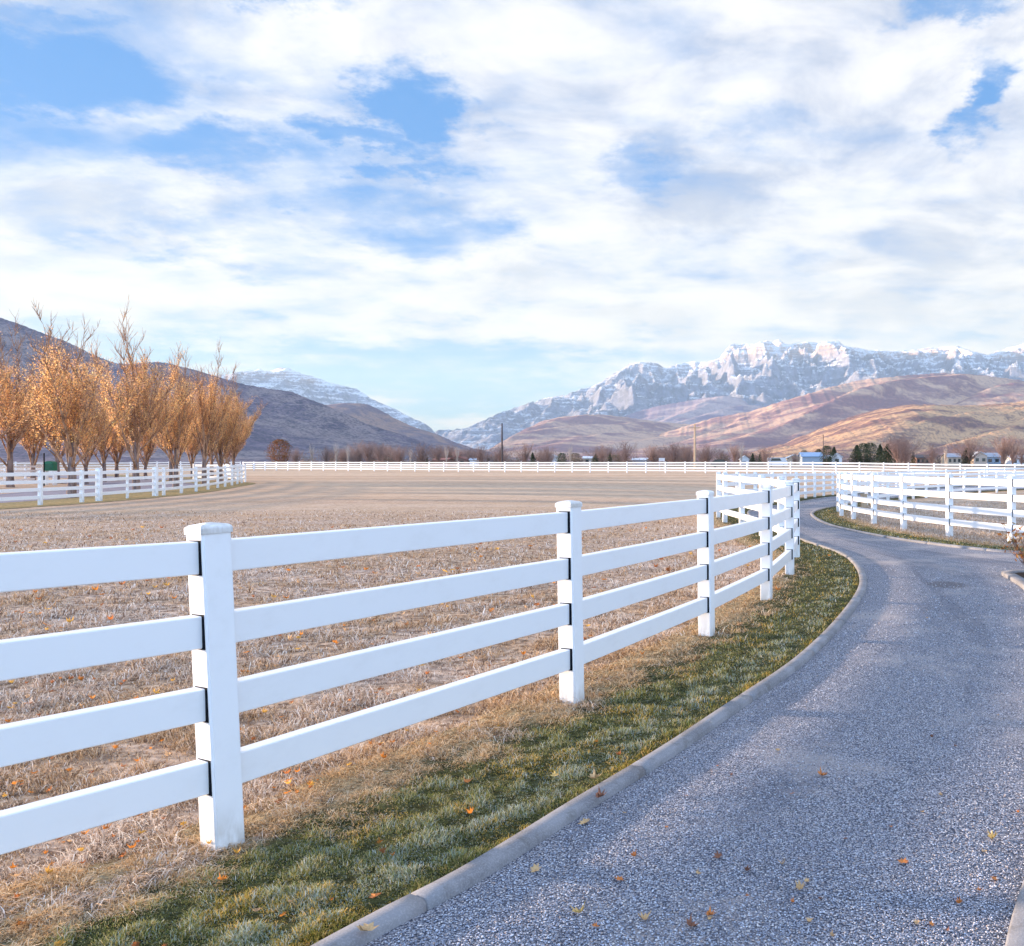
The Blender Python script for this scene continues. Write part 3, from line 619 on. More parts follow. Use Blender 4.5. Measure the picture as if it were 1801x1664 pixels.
# ------------------------------------------------------------ trees
def branch_path(p, d, L, n, up, wob, r):
    pts = [Vector(p)]; d = Vector(d).normalized()
    for i in range(n):
        d = (d + Vector((r.gauss(0, wob), r.gauss(0, wob), up))).normalized(); pts.append(pts[-1] + d * (L / n))
    return pts, d
def maple(seed, H=8.3, R=1.0, leafn=7000):
    """vase-shaped street tree: short trunk, many ascending limbs, sparse autumn leaves, bare top twigs"""
    r = random.Random(seed); tr = MB(); br = MB(); tw = []; th = H * .155
    tr.tube([(0,0,-.15),(0,0,.1),(r.uniform(-.03,.03),0,th*.6),(0,0,th*1.9)], [.20*R,.155*R,.135*R,.07*R], 9)
    nl = 12
    for i in range(nl):
        az = i * 2.399 + r.uniform(-.3, .3); lead = i < 3; tilt = r.uniform(.05, .2) if lead else r.uniform(.22, .56)
        L = H * (r.uniform(.78, .84) if i == 0 else r.uniform(.60, .72) if lead else r.uniform(.40, .60)); d = Vector((math.cos(az) * math.sin(tilt), math.sin(az) * math.sin(tilt), math.cos(tilt)))
        p0 = Vector((0, 0, th * r.uniform(.7, 1.9 if i > 2 else 1.1))); pts, _ = branch_path(p0, d, L, 8, .035 if not lead else .03, .05, r)
        r0 = R * r.uniform(.038, .062); rs = [r0 * (1 - .86 * k / 8) for k in range(9)]; br.tube(pts, rs, 6)
        for k in range(2, 9):
            for q in range(3 if k < 8 else 2):
                a2 = r.uniform(0, 6.28); dd = (pts[k] - pts[k - 1]).normalized(); d2 = (dd + Vector((math.cos(a2), math.sin(a2), .15)) * r.uniform(.35, .75)).normalized()
                L2 = H * r.uniform(.08, .20) * (1.15 - .07 * k); pt2, _ = branch_path(pts[k], d2, L2, 4, .13, .09, r)
                br.tube(pt2, [rs[k] * .55 + .004, rs[k] * .4 + .004, .010, .007, .004], 4)
                for k2 in (1, 2, 3, 4):
                    for _q in range(2):
                        a3 = r.uniform(0, 6.28); d3 = (Vector((math.cos(a3), math.sin(a3), .5)) * .6 + (pt2[-1] - pt2[0]).normalized()).normalized()
                        pt3, _ = branch_path(pt2[k2], d3, H * r.uniform(.03, .075), 2, .15, .1, r); br.tube(pt3, [.008, .006, .003], 3, False)
                        tw.append((pt3[0], pt3[1])); tw.append((pt3[1], pt3[2]))
                tw.append((pt2[1], pt2[4]))
    # leaves, thinning towards the top
    P0 = np.array([tuple(a) for a, b in tw]); P1 = np.array([tuple(b) for a, b in tw]); g = np.random.default_rng(seed)
    top_ = H * (.84 + .10 * np.sin(P1[:, 0] * 2.3 + seed) * np.cos(P1[:, 1] * 2.1)); wgt = np.clip((top_ - P1[:, 2]) / (H * .18), .02, 1) * np.clip((P1[:, 2] - H * .16) / (H * .1), .1, 1); idx = g.choice(len(tw), leafn, p=wgt / wgt.sum())
    s = g.uniform(0, 1, (leafn, 1)); P = P0[idx] * (1 - s) + P1[idx] * s + g.normal(0, .05, (leafn, 3)); sz = g.uniform(.026, .054, leafn)
    a = g.normal(0, 1, (leafn, 3)); a /= np.linalg.norm(a, axis=1)[:, None]; b = np.cross(a, g.normal(0, 1, (leafn, 3))); b /= np.linalg.norm(b, axis=1)[:, None]
    V = np.stack([P - a * sz[:, None] * .6, P + b * sz[:, None] * .42, P + a * sz[:, None] * .6, P - b * sz[:, None] * .42], 1).reshape(-1, 3)
    clump = fbm(P[:, 0] * .9 + seed, P[:, 2] * .9 + P[:, 1] * .7, 2, seed)
    cols = [(.98,.54,.20),(.98,.63,.34),(.96,.46,.20),(.98,.70,.32),(.80,.54,.24),(.98,.62,.44)]
    c = np.array(cols)[g.choice(6, leafn, p=[.28,.24,.14,.14,.10,.10])] * g.uniform(.75, 1.15, (leafn, 1)) * (1 + np.clip(clump, -.3, .3)[:, None] * .4)
    lm = mesh_np('crown', V, np.arange(leafn * 4).reshape(-1, 4), np.repeat(np.clip(c, 0, 1), 4, 0))
    return tr.mesh('trunk', True), br.mesh('branches', True), lm
MAP = [maple(31, leafn=19000), maple(57, leafn=18000), maple(83, leafn=21000), maple(101, leafn=16000), maple(133, leafn=20000)]
def put_maple(px, base, top, label, v, group, wide=1.0, d=None):
    x, y = at(px, base) if d is None else ((px - PX) / F * d, d); z = T(x, y); H = (EYE - z) + (HY - top) * y / F; s = H / 8.3
    root = empty('autumn_tree', (x, y, z), label, 'tree', group, rnd.uniform(0, 6.28)); root.scale = (s * wide * 1.12, s * wide * 1.12, s * .985)
    for nm, me, m in zip(('trunk', 'branches', 'crown'), MAP[v], (M_BARK, M_TWIG, M_LEAF)): obj(nm, me, m, root)
ga = 'orange autumn trees along the left road'
put_maple(125, 876, 541, 'largest orange tree with a thick dark trunk standing just right of the green box', 0, ga, 1.12)
put_maple(240, 865, 556, 'tall orange tree with a bare forked top, next right of the largest orange tree', 1, ga, .98)
put_maple(309, 857, 620, 'orange tree with a rounded crown standing third from the left in the front row', 4, ga, 1.0)
put_maple(359, 853.5, 612, 'orange tree with bare twigs sticking up at its top, fourth in the front row', 3, ga, .88)
put_maple(388, 849, 655, 'dense orange tree second from the right end of the row', 2, ga, 1.0)
put_maple(411, 845, 680, 'last orange tree at the right end of the row of orange trees', 1, ga, .95)
put_maple(18, 857, 575, 'orange tree near the left edge, trunk beyond the road, left of green box', 1, ga, 1.05)
put_maple(-45, 862, 590, 'golden orange tree cut off by the left edge of the picture', 4, ga, 1.05)
gb = 'smaller orange trees in the back row beyond the left road'
for px, b_, tp, lb, v in ((58,850,640,'thin orange tree in the back row, just left of the black pole',2),(151,852,662,'slim orange tree in the back row right behind the largest trunk',0),(183,848,655,'back-row orange tree midway between the two tallest trees',3),
     (205,846,672,'small orange tree in the back row immediately left of the tall fork-topped tree',4),(256,844,690,'small orange tree in the back row immediately right of the tall fork-topped tree',0),(300,847,660,'orange tree in the back row tucked behind the round-crowned tree',1),(338,841,690,'small orange tree in the back row between the third and fourth front trees',2),(372,840,668,'orange tree in the back row behind the dense pair at the right end',0),(398,838,700,'smallest orange tree in the back row near the right end of the row',2),(100,850,640,'slender orange tree in the back row between the green box and the largest tree',1)):
    put_maple(px, b_, tp, lb, v, gb, 1.0)

def bare_tree(seed, H=8, spread=.32, nl=26, wid=.05):
    r = random.Random(seed); tr = MB(); br = MB(); tr.tube([(0,0,-.2),(0,0,H*.12),(0,0,H*.3)], [.16,.12,.09], 6)
    for i in range(nl):
        az = r.uniform(0, 6.28); tl = r.uniform(.03, spread * 1.6); z0 = H * r.uniform(.08, .4)
        pts, _ = branch_path((0, 0, z0), (math.cos(az) * math.sin(tl), math.sin(az) * math.sin(tl), math.cos(tl)), (H - z0) * r.uniform(.6, 1.0), 6, .04, .06, r)
        br.tube(pts, [wid * (1 - .12 * k) for k in range(7)], 4)
        for k in range(1, 7):
            for _q in range(3):
                a2 = r.uniform(0, 6.28); pt, _ = branch_path(pts[k], (math.cos(a2) * .6, math.sin(a2) * .6, .9), H * r.uniform(.07, .17), 3, .08, .1, r); br.tube(pt, [wid * .5, wid * .4, wid * .32, wid * .2], 3, False)
    return tr.mesh('trunk'), br.mesh('crown')
BT = [bare_tree(1, nl=44, wid=.04, spread=.36), bare_tree(2, spread=.46, nl=48, wid=.04), bare_tree(3, spread=.16, nl=18, wid=.045), bare_tree(4, spread=.62, nl=70, wid=.04)]
def tuft_crown(r, H, R, kind, n):
    g = np.random.default_rng(r); 
    if kind == 'cone': z = g.uniform(.06, 1, n) ** .85 * 1.0; rr = (1.02 - z) ** .8 * R * g.uniform(.3, 1.25, n); 
    else: z = g.uniform(.14, 1, n); rr = np.sqrt(np.clip(1 - ((z - .55) / .47) ** 2, .02, 1)) * R * g.uniform(.4, 1.06, n)
    az = g.uniform(0, 6.28, n); lump = 1 + .28 * np.sin(az * 3 + z * 9 + r) * np.sin(z * 14 + az * 2); P = np.stack([np.cos(az) * rr * lump, np.sin(az) * rr * lump, z * H], 1)
    s = g.uniform(.10, .24, n) * (H / 8) ** .5; a = g.normal(0, 1, (n, 3)); a /= np.linalg.norm(a, axis=1)[:, None]; b = np.cross(a, g.normal(0, 1, (n, 3))); b /= np.linalg.norm(b, axis=1)[:, None]
    V = np.stack([P - a * s[:, None], P + b * s[:, None] * .8, P + a * s[:, None]], 1).reshape(-1, 3); return V, g
def ever(seed, H, R, kind, cols, n=3500):
    V, g = tuft_crown(seed, H, R, kind, n); c = np.array(cols)[g.integers(0, len(cols), n)] * g.uniform(.6, 1.3, (n, 1)); tr = MB(); tr.tube([(0,0,-.2),(0,0,H*.25),(0,0,H*.9)], [.2,.15,.04], 6)
    return tr.mesh('trunk'), mesh_np('crown', V, np.arange(n * 3).reshape(-1, 3), np.repeat(np.clip(c, 0, 1), 3, 0))
GC = [(.035,.06,.03),(.05,.075,.035),(.03,.045,.035)]
EV = [ever(5, 8, 2.1, 'cone', GC), ever(6, 8, 3.0, 'round', GC), ever(7, 8, 3.9, 'round', [(.26,.10,.05),(.16,.07,.04),(.12,.09,.03)], 5200), ever(8, 8, 3.4, 'round', [(.16,.13,.10),(.12,.12,.09),(.20,.15,.12)])]
def put_far(kind, name, px, top, d, label, group, mat, wide=1.0, cat='tree'):
    x = (px - PX) / F * d; z = T(x, float(d)); H = EYE - z + (HY - top) * d / F
    root = empty(name, (x, d, z), label, cat, group, rnd.uniform(0, 6.28)); s = H / 8; w = s * wide; root.scale = (w, w, s)
    trm, crm = kind; obj('trunk', trm, M_BARKP if mat is M_BARKP else M_BARK, root); obj('crown', crm, mat, root)
gf = 'bare trees in the far tree line'
put_far(EV[2], 'round_tree', 492, 773, 260, 'dark rust-brown round tree standing alone behind the far fence at the foot of the hill', None, M_LEAF, .82)
bares = [(520,790,3,'low greyish bare tree just right of the dark round tree',M_BARKR),(548,782,2,'slender bare tree, first pale-stemmed one right of the dark round tree',M_BARKP),(574,786,1,'reddish bare tree between the first two pale slender stems',M_BARKR),
 (591,780,2,'pale slender bare stem, second in the row below the dark hill',M_BARKP),(604,790,3,'greyish low bare tree between the second and third pale stems',M_BARKR),(612,784,2,'pale slender bare stem, third in the row below the dark hill',M_BARKP),
 (632,780,1,'reddish bare tree left of the tallest pair below the hill trail',M_BARKR),(648,776,0,'tall reddish bare tree below the left end of the hill trail',M_BARKR),(668,782,0,'reddish bare tree directly under the pale hill trail',M_BARKT),
 (703,784,1,'reddish bare tree under the right end of the pale hill trail',M_BARKR),(722,788,2,'thin pale bare tree right of the hill trail',M_BARKP),(741,781,3,'wide brown bare tree left of the red-roofed house',M_BARKR),
 (770,782,0,'brown bare tree standing behind the red-roofed house',M_BARKR),(785,786,2,'thin bare tree above the ridge of the red-roofed house',M_BARKP),(804,786,2,'thin bare tree right of the red-roofed house',M_BARKT),
 (846,783,3,'broad brown bare tree left of the dark power pole',M_BARKR),(881,784,3,'broad brown bare tree at the foot of the dark power pole',M_BARKR),(924,780,1,'upright brown bare tree right of the dark power pole',M_BARKR),
 (962,785,1,'brown bare tree left of the small white shed',M_BARKR),(1003,783,2,'tall thin tan bare tree among the dark bushes',M_BARKT),(1060,783,1,'pale tan bare tree standing against the lit hill',M_BARKT),(1100,777,1,'tallest reddish bare tree left of the small white sign',M_BARKR),
 (1148,784,3,'brown bare tree just left of the small white sign',M_BARKR),(1186,779,3,'broad brown bare tree left of the tan power pole',M_BARKR),(1209,783,3,'dense brown bare tree almost touching the tan power pole',M_BARKR),
 (1243,783,3,'dense brown bare tree just right of the tan power pole',M_BARKR),(1292,782,0,'reddish bare tree left of the small white gabled shed',M_BARKR),(1304,780,2,'tall thin bare tree behind the small white gabled shed',M_BARKR),
 (1345,786,1,'orange-lit bare tree between the white gabled shed and the blue barn',M_BARKT),(1398,797,1,'small tan leafless tree in front of the blue barn gable',M_BARKT),(1578,766,0,'tallest brown bare tree, right beside the dark pine group',M_BARKR),(1592,770,1,'tall brown bare tree, second right of the dark pine group',M_BARKR),
 (1640,780,1,'tan bare tree over the low dark-roofed house',M_BARKT),(1663,786,2,'thin tan bare tree right of the low dark-roofed house',M_BARKT),(1706,770,3,'wide brown bare tree above the dark conifer beside the beige house',M_BARKR),(1766,768,0,'tall reddish bare tree right of the beige house',M_BARKR),(1781,768,1,'tall reddish bare tree near the right edge of the picture',M_BARKR),(1797,786,1,'bare tree cut by the right edge of the picture',M_BARKR)]
for px, tp, v, lb, mt in bares: put_far(BT[v], 'bare_tree', px, tp, rnd.uniform(240, 330), lb, gf, mt, (1.5 if v != 2 else .9) * rnd.uniform(.9, 1.2))
thick = [(565, 850, 20, 788), (850, 1010, 6, 795), (1020, 1215, 11, 790), (1215, 1370, 7, 795), (1560, 1600, 4, 775), (1600, 1810, 6, 792)]
for x0_, x1_, n_t, tp_ in thick:
    for i_ in range(n_t): put_far(BT[rnd.choice([0, 1, 3, 3])], 'bare_tree', rnd.uniform(x0_, x1_), tp_ + rnd.uniform(-5, 5), rnd.uniform(350, 400), 'indistinct brown bare tree in the dense thicket behind the front row of far trees', 'indistinct bare trees in the far thicket', M_BARKR, rnd.uniform(1.3, 1.9))
ge = 'dark evergreens in the far tree line'
for px, tp, v, lb, w in ((937,796,0,'small dark conifer left of the white shed in the far tree line',1.1),(988,797,1,'dark rounded evergreen right of the white shed',1.1),(1012,797,3,'grey-brown bush right of the rounded evergreen',1.3),(1048,798,0,'dark pointed conifer left of the pale tan bare tree',1.3),(1073,796,0,'narrow dark conifer right of the pale tan bare tree',.8),(751,803,0,'very small dark conifer left of the red-roofed house',.8),
   (1324,797,0,'dark conifer right behind the small white gabled shed',1.0),(1337,795,0,'narrow dark conifer between white gabled shed and white vehicle',.8),(1415,792,3,'dark bush over the left roof end of the blue barn',.8),(1440,790,1,'dark evergreen over the ridge of the blue barn',.7),(1454,784,1,'dark rounded evergreen right behind the blue barn',.9),(1467,786,0,'dark pointed evergreen right of the blue barn',1.2),
   (1507,783,0,'leftmost tall dark pine of the dense group',1.5),(1519,780,1,'second dark pine of the dense group, broad crown',.9),(1531,779,1,'tallest dark pine in the middle of the dense group',.95),(1548,782,0,'dark pointed pine right of the middle of the dense group',1.3),(1561,781,0,'rightmost dark pine of the dense group',1.4),
   (1606,794,0,'small conifer left of the low dark-roofed house',.8),(1700,788,0,'dark conifer immediately left of the beige house',1.3),(1771,792,0,'small dark conifer right of the beige house',1.2),(1788,795,0,'small dark conifer near the right edge of the picture',1.1),(1082,800,3,'low grey bush under the tall reddish bare tree',1.6)):
    put_far(EV[v], 'evergreen_tree', px, tp, rnd.uniform(300, 350), lb, ge, M_LEAF, w)
P = []; g = np.random.default_rng(77)
for i in range(420):
    px = g.uniform(520, 1830); d = g.uniform(330, 400); cx = (px - PX) / F * d; R_ = g.uniform(1.5, 3.2); hh = g.uniform(2.4, 6.0) * (1 if px > 820 else .75); n = 60
    q = g.normal(0, .5, (n, 3)) * [R_, R_, hh * .5] + [cx, d, .6 + hh * .5]; P.append(q)
P = np.concatenate(P); P = P[P[:, 2] > .5]; n = len(P); s = g.uniform(.2, .5, n); a = g.normal(0, 1, (n, 3)); b = g.normal(0, 1, (n, 3)); a /= np.linalg.norm(a, axis=1)[:, None]; b /= np.linalg.norm(b, axis=1)[:, None]
V = np.stack([P - a * s[:, None], P + b * s[:, None] * .6, P + a * s[:, None]], 1).reshape(-1, 3)
tag(obj('scrub', mesh_np('scrub', V, np.arange(n * 3).reshape(-1, 3), np.repeat(pal([(.17,.11,.10),(.12,.11,.10),(.20,.15,.13),(.09,.10,.09)], [3,3,2,2], n), 3, 0)), M_LEAF), kind='stuff')

# shrub in the bed at the right edge
r_ = random.Random(4); sh = empty('shrub', (4.60, 12.40, T(4.60, 12.40) + .05), 'twiggy shrub with a few rusty leaves at the right edge beside the paddock fence', 'shrub'); tw = MB(); tips = []
for i in range(34):
    az = r_.uniform(0, 6.28); pts, _ = branch_path((r_.uniform(-.06, .06), r_.uniform(-.06, .06), 0), (math.cos(az) * .9, math.sin(az) * .9, 1.0), r_.uniform(.6, .9), 6, .02, .09, r_); tw.tube(pts, [.006, .005, .005, .004, .003, .003, .002], 4); tips += pts[3:]
    for k in (2, 3, 4, 5):
        p2, _ = branch_path(pts[k], (r_.gauss(0, 1), r_.gauss(0, 1), .8), .16, 3, .05, .1, r_); tw.tube(p2, [.003, .003, .002, .001], 3, False); tips.append(p2[-1])
obj('stems', tw, M_BARK, sh); n = 420; g = np.random.default_rng(3); P = np.array([tuple(tips[i]) for i in g.integers(0, len(tips), n)]) + g.normal(0, .02, (n, 3)); a = g.normal(0, 1, (n, 3)) * .02; b = g.normal(0, 1, (n, 3)) * .014
obj('leaves', mesh_np('leaves', np.stack([P - a, P + b, P + a, P - b], 1).reshape(-1, 3), np.arange(n * 4).reshape(-1, 4), np.repeat(pal([(.50,.20,.05),(.30,.12,.05),(.40,.26,.08)], [3,2,2], n), 4, 0)), M_LEAF, sh)

# ------------------------------------------------------------ buildings beyond the far fence
def mt(n, c, r=.6): return m_plain(n, c, r, .3, .15, 1.5)
MW = {'white': mt('white_siding', (.75,.75,.78)), 'beige': mt('beige_siding', (.60,.48,.40)), 'blue': mt('blue_metal', (.22,.38,.62), .4), 'bluegrey': mt('blue_grey_metal', (.34,.42,.52), .4), 'red': mt('red_roof', (.30,.11,.09)), 'dark': mt('dark_shingles', (.08,.07,.08)),
      'grey': mt('grey_shingles', (.36,.38,.44)), 'brown': mt('brown_siding', (.26,.15,.12)), 'snow': mt('frosted_roof', (.66,.70,.78)), 'glass': m_plain('window_glass', (.03,.04,.05), .1, .6), 'tan': mt('tan_siding', (.52,.44,.36))}
def house(name, x0, x1, ye, yr, d, wall, roof, label, depth=8, gable='side', win=0, door=False, cat='house'):
    """facade spans photo x0..x1, eaves at photo height ye, ridge at yr, at distance d"""
    X0 = (x0 - PX) / F * d; X1 = (x1 - PX) / F * d; cx = (X0 + X1) / 2; z = T(cx, float(d)); w = (X1 - X0) / 2; he = EYE - z + (HY - ye) * d / F; hr = EYE - z + (HY - yr) * d / F
    root = empty(name, (cx, d, z), label, cat); mb = MB(); mb.box((-w, 0, -.3), (w, depth, he)); rf = MB(); o = .35; tk = .18
    if gable == 'side':                                               # ridge parallel to the facade
        mb.add([(-w,0,he),(-w,depth,he),(-w,depth/2,hr-.1)], [(0,1,2)]); mb.add([(w,0,he),(w,depth,he),(w,depth/2,hr-.1)], [(2,1,0)])
        for s_ in (0, 1):
            ya, yb = (-o, depth / 2) if s_ == 0 else (depth + o, depth / 2); za = he - .12
            rf.add([(-w-o,ya,za),(w+o,ya,za),(w+o,yb,hr),(-w-o,yb,hr),(-w-o,ya,za+tk),(w+o,ya,za+tk),(w+o,yb,hr+tk),(-w-o,yb,hr+tk)], [(0,3,2,1),(4,5,6,7),(0,1,5,4),(1,2,6,5),(2,3,7,6),(3,0,4,7)])
    else:
        mb.prism([(-w, he + .01), (w, he + .01), (0, hr)], 0, depth)
        for s_ in (-1, 1): rf.add([(s_*(w+o), -o, he-.15), (s_*(w+o), depth+o, he-.15), (0, depth+o, hr+.02), (0, -o, hr+.02), (s_*(w+o), -o, he-.15+tk), (s_*(w+o), depth+o, he-.15+tk), (0, depth+o, hr+.02+tk), (0, -o, hr+.02+tk)], [(0,3,2,1),(4,5,6,7),(0,1,5,4),(1,2,6,5),(2,3,7,6),(3,0,4,7)])
    obj('wall', mb, MW[wall], root); obj('roof', rf, MW[roof], root)
    for i in range(win):
        wx = -w + (i + .5) * 2 * w / win; wm = MB(); hw = min(.7, w / win * .5); zc = he * .62; wm.box((wx - hw, -.05, zc - .6), (wx + hw, .02, zc + .6)); obj('window', wm, MW['glass'], root)
    if door: dm = MB(); dm.box((-.9, -.06, 0), (.9, .02, min(2.3, he * .8))); obj('door', dm, MW['grey'], root)
    return root
house('farmhouse', 762, 786, 809, 806, 330, 'brown', 'red', 'low brown wing house with a flat red roof behind the far fence', 9)
house('farmhouse', 784, 822, 809, 803, 350, 'brown', 'red', 'low red-roofed house with frosted eaves behind the far fence, under the notch of the valley', 10, 'front', 2)
house('shed', 826, 838, 809, 806, 350, 'white', 'snow', 'small white shed right next to the red-roofed house', 4, cat='shed')
house('shed', 966, 978, 804, 800, 380, 'white', 'snow', 'small white shed between two dark bushes in the tree line', 5, 'front', cat='shed')
house('farmhouse', 1025, 1040, 806, 803, 380, 'tan', 'snow', 'little tan house with a pale roof left of the dark pointed conifer', 6, win=1)
house('farmhouse', 1112, 1138, 809, 806, 370, 'grey', 'snow', 'long low frosted roof just above the far fence left of the white sign', 8)
house('shed', 1302, 1317, 808, 802, 300, 'white', 'snow', 'small white gabled shed behind the far fence', 5, 'front', 0, True, 'shed')
house('barn', 1384, 1412, 806, 800, 330, 'tan', 'bluegrey', 'tan gabled barn end attached at the left of the blue metal barn', 12, 'front', cat='barn')
house('barn', 1411, 1448, 803, 796, 320, 'bluegrey', 'blue', 'long blue metal barn behind the far fence', 14, cat='barn')
house('farmhouse', 1449, 1463, 806, 801, 330, 'brown', 'grey', 'small brown building joined to the right end of the blue barn', 8)
house('farmhouse', 1463, 1481, 804, 797.5, 320, 'white', 'snow', 'white house with a pale gable right of the blue barn', 8, 'front', 1)
house('farmhouse', 1612, 1642, 805, 800, 340, 'brown', 'dark', 'low dark-roofed brown house right of the dark pine group', 9, win=4)
house('farmhouse', 1667, 1691, 804, 798, 320, 'tan', 'grey', 'tan house with a row of windows left of the dark conifer', 9, win=3)
house('farmhouse', 1713, 1736, 802, 795, 330, 'beige', 'snow', 'large beige gabled house near the right edge', 9, 'front', 2)
house('farmhouse', 1735, 1760, 804, 797, 335, 'bluegrey', 'grey', 'blue-grey house joined to the right of the large beige house', 9, win=2)
house('farmhouse', 1778, 1806, 806, 801, 320, 'white', 'snow', 'low white house with a frosted roof at the right edge of the picture', 8, win=2)

# vehicles parked beyond the far fence
def car(px, d, L, H, mat, label, name='parked_car', cat='car', van=False):
    x = (px - PX) / F * d; z = T(x, float(d)); root = empty(name, (x, d, z), label, cat); b = MB(); h = H
    pr = [(-L/2,.3),(L/2,.3),(L/2,h*.55),(L*.30,h*.62),(L*.16,h),(-L*.30,h),(-L*.44,h*.62),(-L/2,h*.6)] if not van else [(-L/2,.35),(L/2,.35),(L/2,h*.5),(L*.40,h*.9),(L*.34,h),(-L*.46,h),(-L/2,h*.92)]
    b.prism([(a, c + .0) for a, c in pr], -.85, .85); bo = obj('body', b, mat, root)
    g_ = MB(); g_.prism([(L*.20,h*.64),(L*.12,h*.93),(-L*.27,h*.93),(-L*.34,h*.64)], -.87, .87); obj('window', g_, MW['glass'], root)
    for wx in (-L*.30, L*.30):
        for sy in (-.8, .8):
            w_ = MB(); w_.tube([(wx, sy - .1, .32), (wx, sy + .1, .32)], [.32, .32], 14); obj('wheel', w_, M_DARK, root)
M_CARD = m_plain('dark_car_paint', (.03, .03, .04), .3, .5, .1); M_CARW = m_plain('white_car_paint', (.75, .76, .8), .3, .5, .05)
car(1268, 230, 5.2, 2.0, M_CARD, 'dark car parked behind the far fence right of the tan power pole')
car(1367, 260, 6.0, 2.7, M_CARW, 'white camper van parked behind the far fence left of the blue barn', 'camper_van', 'van', True)
# small white sign board
x = (1164 - PX) / F * 125; z = T(x, 125.0); sg = empty('sign', (x, 125, z), 'small blank white sign board on two legs just above the far fence', 'sign')
b = MB(); b.box((-.42, -.02, 1.45), (.42, .02, 1.92)); obj('board', b, MW['white'], sg)
for s_ in (-.3, .3): b = MB(); b.box((s_ - .03, .02, -.1), (s_ + .03, .07, 1.8)); obj('leg', b, MW['white'], sg)

# power poles
M_POLE_D = m_bark('dark_pole_wood', (.05, .04, .045), (.11, .09, .09), 4); M_POLE_T = m_bark('tan_pole_wood', (.42, .30, .20), (.55, .42, .30), 4)
def pole(px, top, d, mat, label, r=.14, arm=False, group='power poles beyond the far fence'):
    x = (px - PX) / F * d; z = T(x, float(d)); H = EYE - z + (HY - top) * d / F; root = empty('power_pole', (x, d, z), label, 'pole', group)
    b = MB(); b.tube([(0,0,-.3),(0,0,H*.5),(0,0,H)], [r*1.15, r, r*.75], 10); obj('shaft', b, mat, root)
    if arm:
        b = MB(); b.box((-1.1, -.2, H - .75), (1.1, -.08, H - .58)); obj('crossarm', b, mat, root)
        for q in (-1.0, -.45, .45, 1.0): b = MB(); b.tube([(q, -.14, H - .58), (q, -.14, H - .5), (q, -.14, H - .36)], [.035, .06, .03], 8); obj('insulator', b, MW['grey'], root)
        b = MB(); b.tube([(-.6, -.14, H - .75), (0, -.14, H - 1.3)], [.03, .03], 5); b.tube([(.6, -.14, H - .75), (0, -.14, H - 1.3)], [.03, .03], 5); obj('brace', b, mat, root)
    else: b = MB(); b.tube([(0,0,H),(0,0,H+.12)], [r*.8, r*.2], 8); obj('pole_cap', b, M_DARK, root)
pole(883, 745, 200, M_POLE_D, 'plain dark power pole rising above the middle of the far fence', .19)
pole(1222, 746, 160, M_POLE_T, 'tan wooden power pole with a crossarm in the sunlight behind the far fence', .19, True)
pole(1448, 765, 230, M_POLE_D, 'thin dark power pole at the right end of the blue barn', .10)

# green box and black pole by the left road
x, y = at(89, 853); z = T(x, y); gb_ = empty('mailbox', (x, y, z), 'green round-topped box on a white stand by the left road under the orange trees', 'box')
u = y / F; hb = (EYE - z - (828 - HY) * u); ht = (EYE - z - (811 - HY) * u); w = 7.8 * u; M_GRN = m_plain('green_paint', (.01, .17, .09), .45, .4, .3, 8)
b = MB(); n_a = 14; pr = [(w, hb), (-w, hb)] + [(-w * math.cos(math.pi * k / n_a), ht - .16 + .16 * math.sin(math.pi * k / n_a)) for k in range(n_a + 1)]; b.prism(pr[::-1], -.22, .22); obj('box', b, M_GRN, gb_)
b = MB(); b.box((-w * .9, -.235, hb + .06), (w * .9, -.222, ht - .2)); obj('door', b, m_plain('dark_green_paint', (.008, .11, .06), .4, .4), gb_)
b = MB(); b.box((-w - .05, -.15, -.1), (-w + .06, .15, hb - .002)); b.box((w - .06, -.15, -.1), (w + .05, .15, hb - .002)); obj('stand', b, M_VINYL, gb_)
x, y = at(77.5, 855); z = T(x, y); p_ = empty('black_pole', (x, y, z), 'slim black pole standing just left of the green box', 'pole'); u = y / F; H = EYE - z + (HY - 798) * u
b = MB(); b.tube([(0,0,-.1),(0,0,H)], [.045,.04], 8); obj('shaft', b, M_DARK, p_); b = MB(); b.tube([(0,0,H),(0,0,H+.05)], [.055,.02], 8); obj('pole_cap', b, M_DARK, p_)
# marker post by the bend
x, y = kp(1475.5, 889, -.03); z = T(x, y); p_ = empty('marker_post', (x, y, z), 'thin white marker post with a red reflector at the left end of the paddock fence', 'marker')
b = MB(); b.tube([(0,0,-.1),(0,0,1.25)], [.022,.02], 8); obj('shaft', b, M_VINYL, p_); b = MB(); b.box((-.05,-.032,.62),(.0,-.02,.95)); obj('reflector', b, m_plain('red_reflector', (.45,.01,.02), .3, .5), p_)
x, y = at(1519.5, 893); z = T(x, y); p_ = empty('hydrant_post', (x, y, z), 'short tan wooden post inside the paddock near its left end', 'post')
b = MB(); b.box((-.11,-.11,-.1),(.11,.11,.50)); obj('shaft', b, M_POLE_T, p_); b = MB(); b.box((-.13,-.13,.502),(.13,.13,.54)); obj('post_cap', b, M_POLE_T, p_)

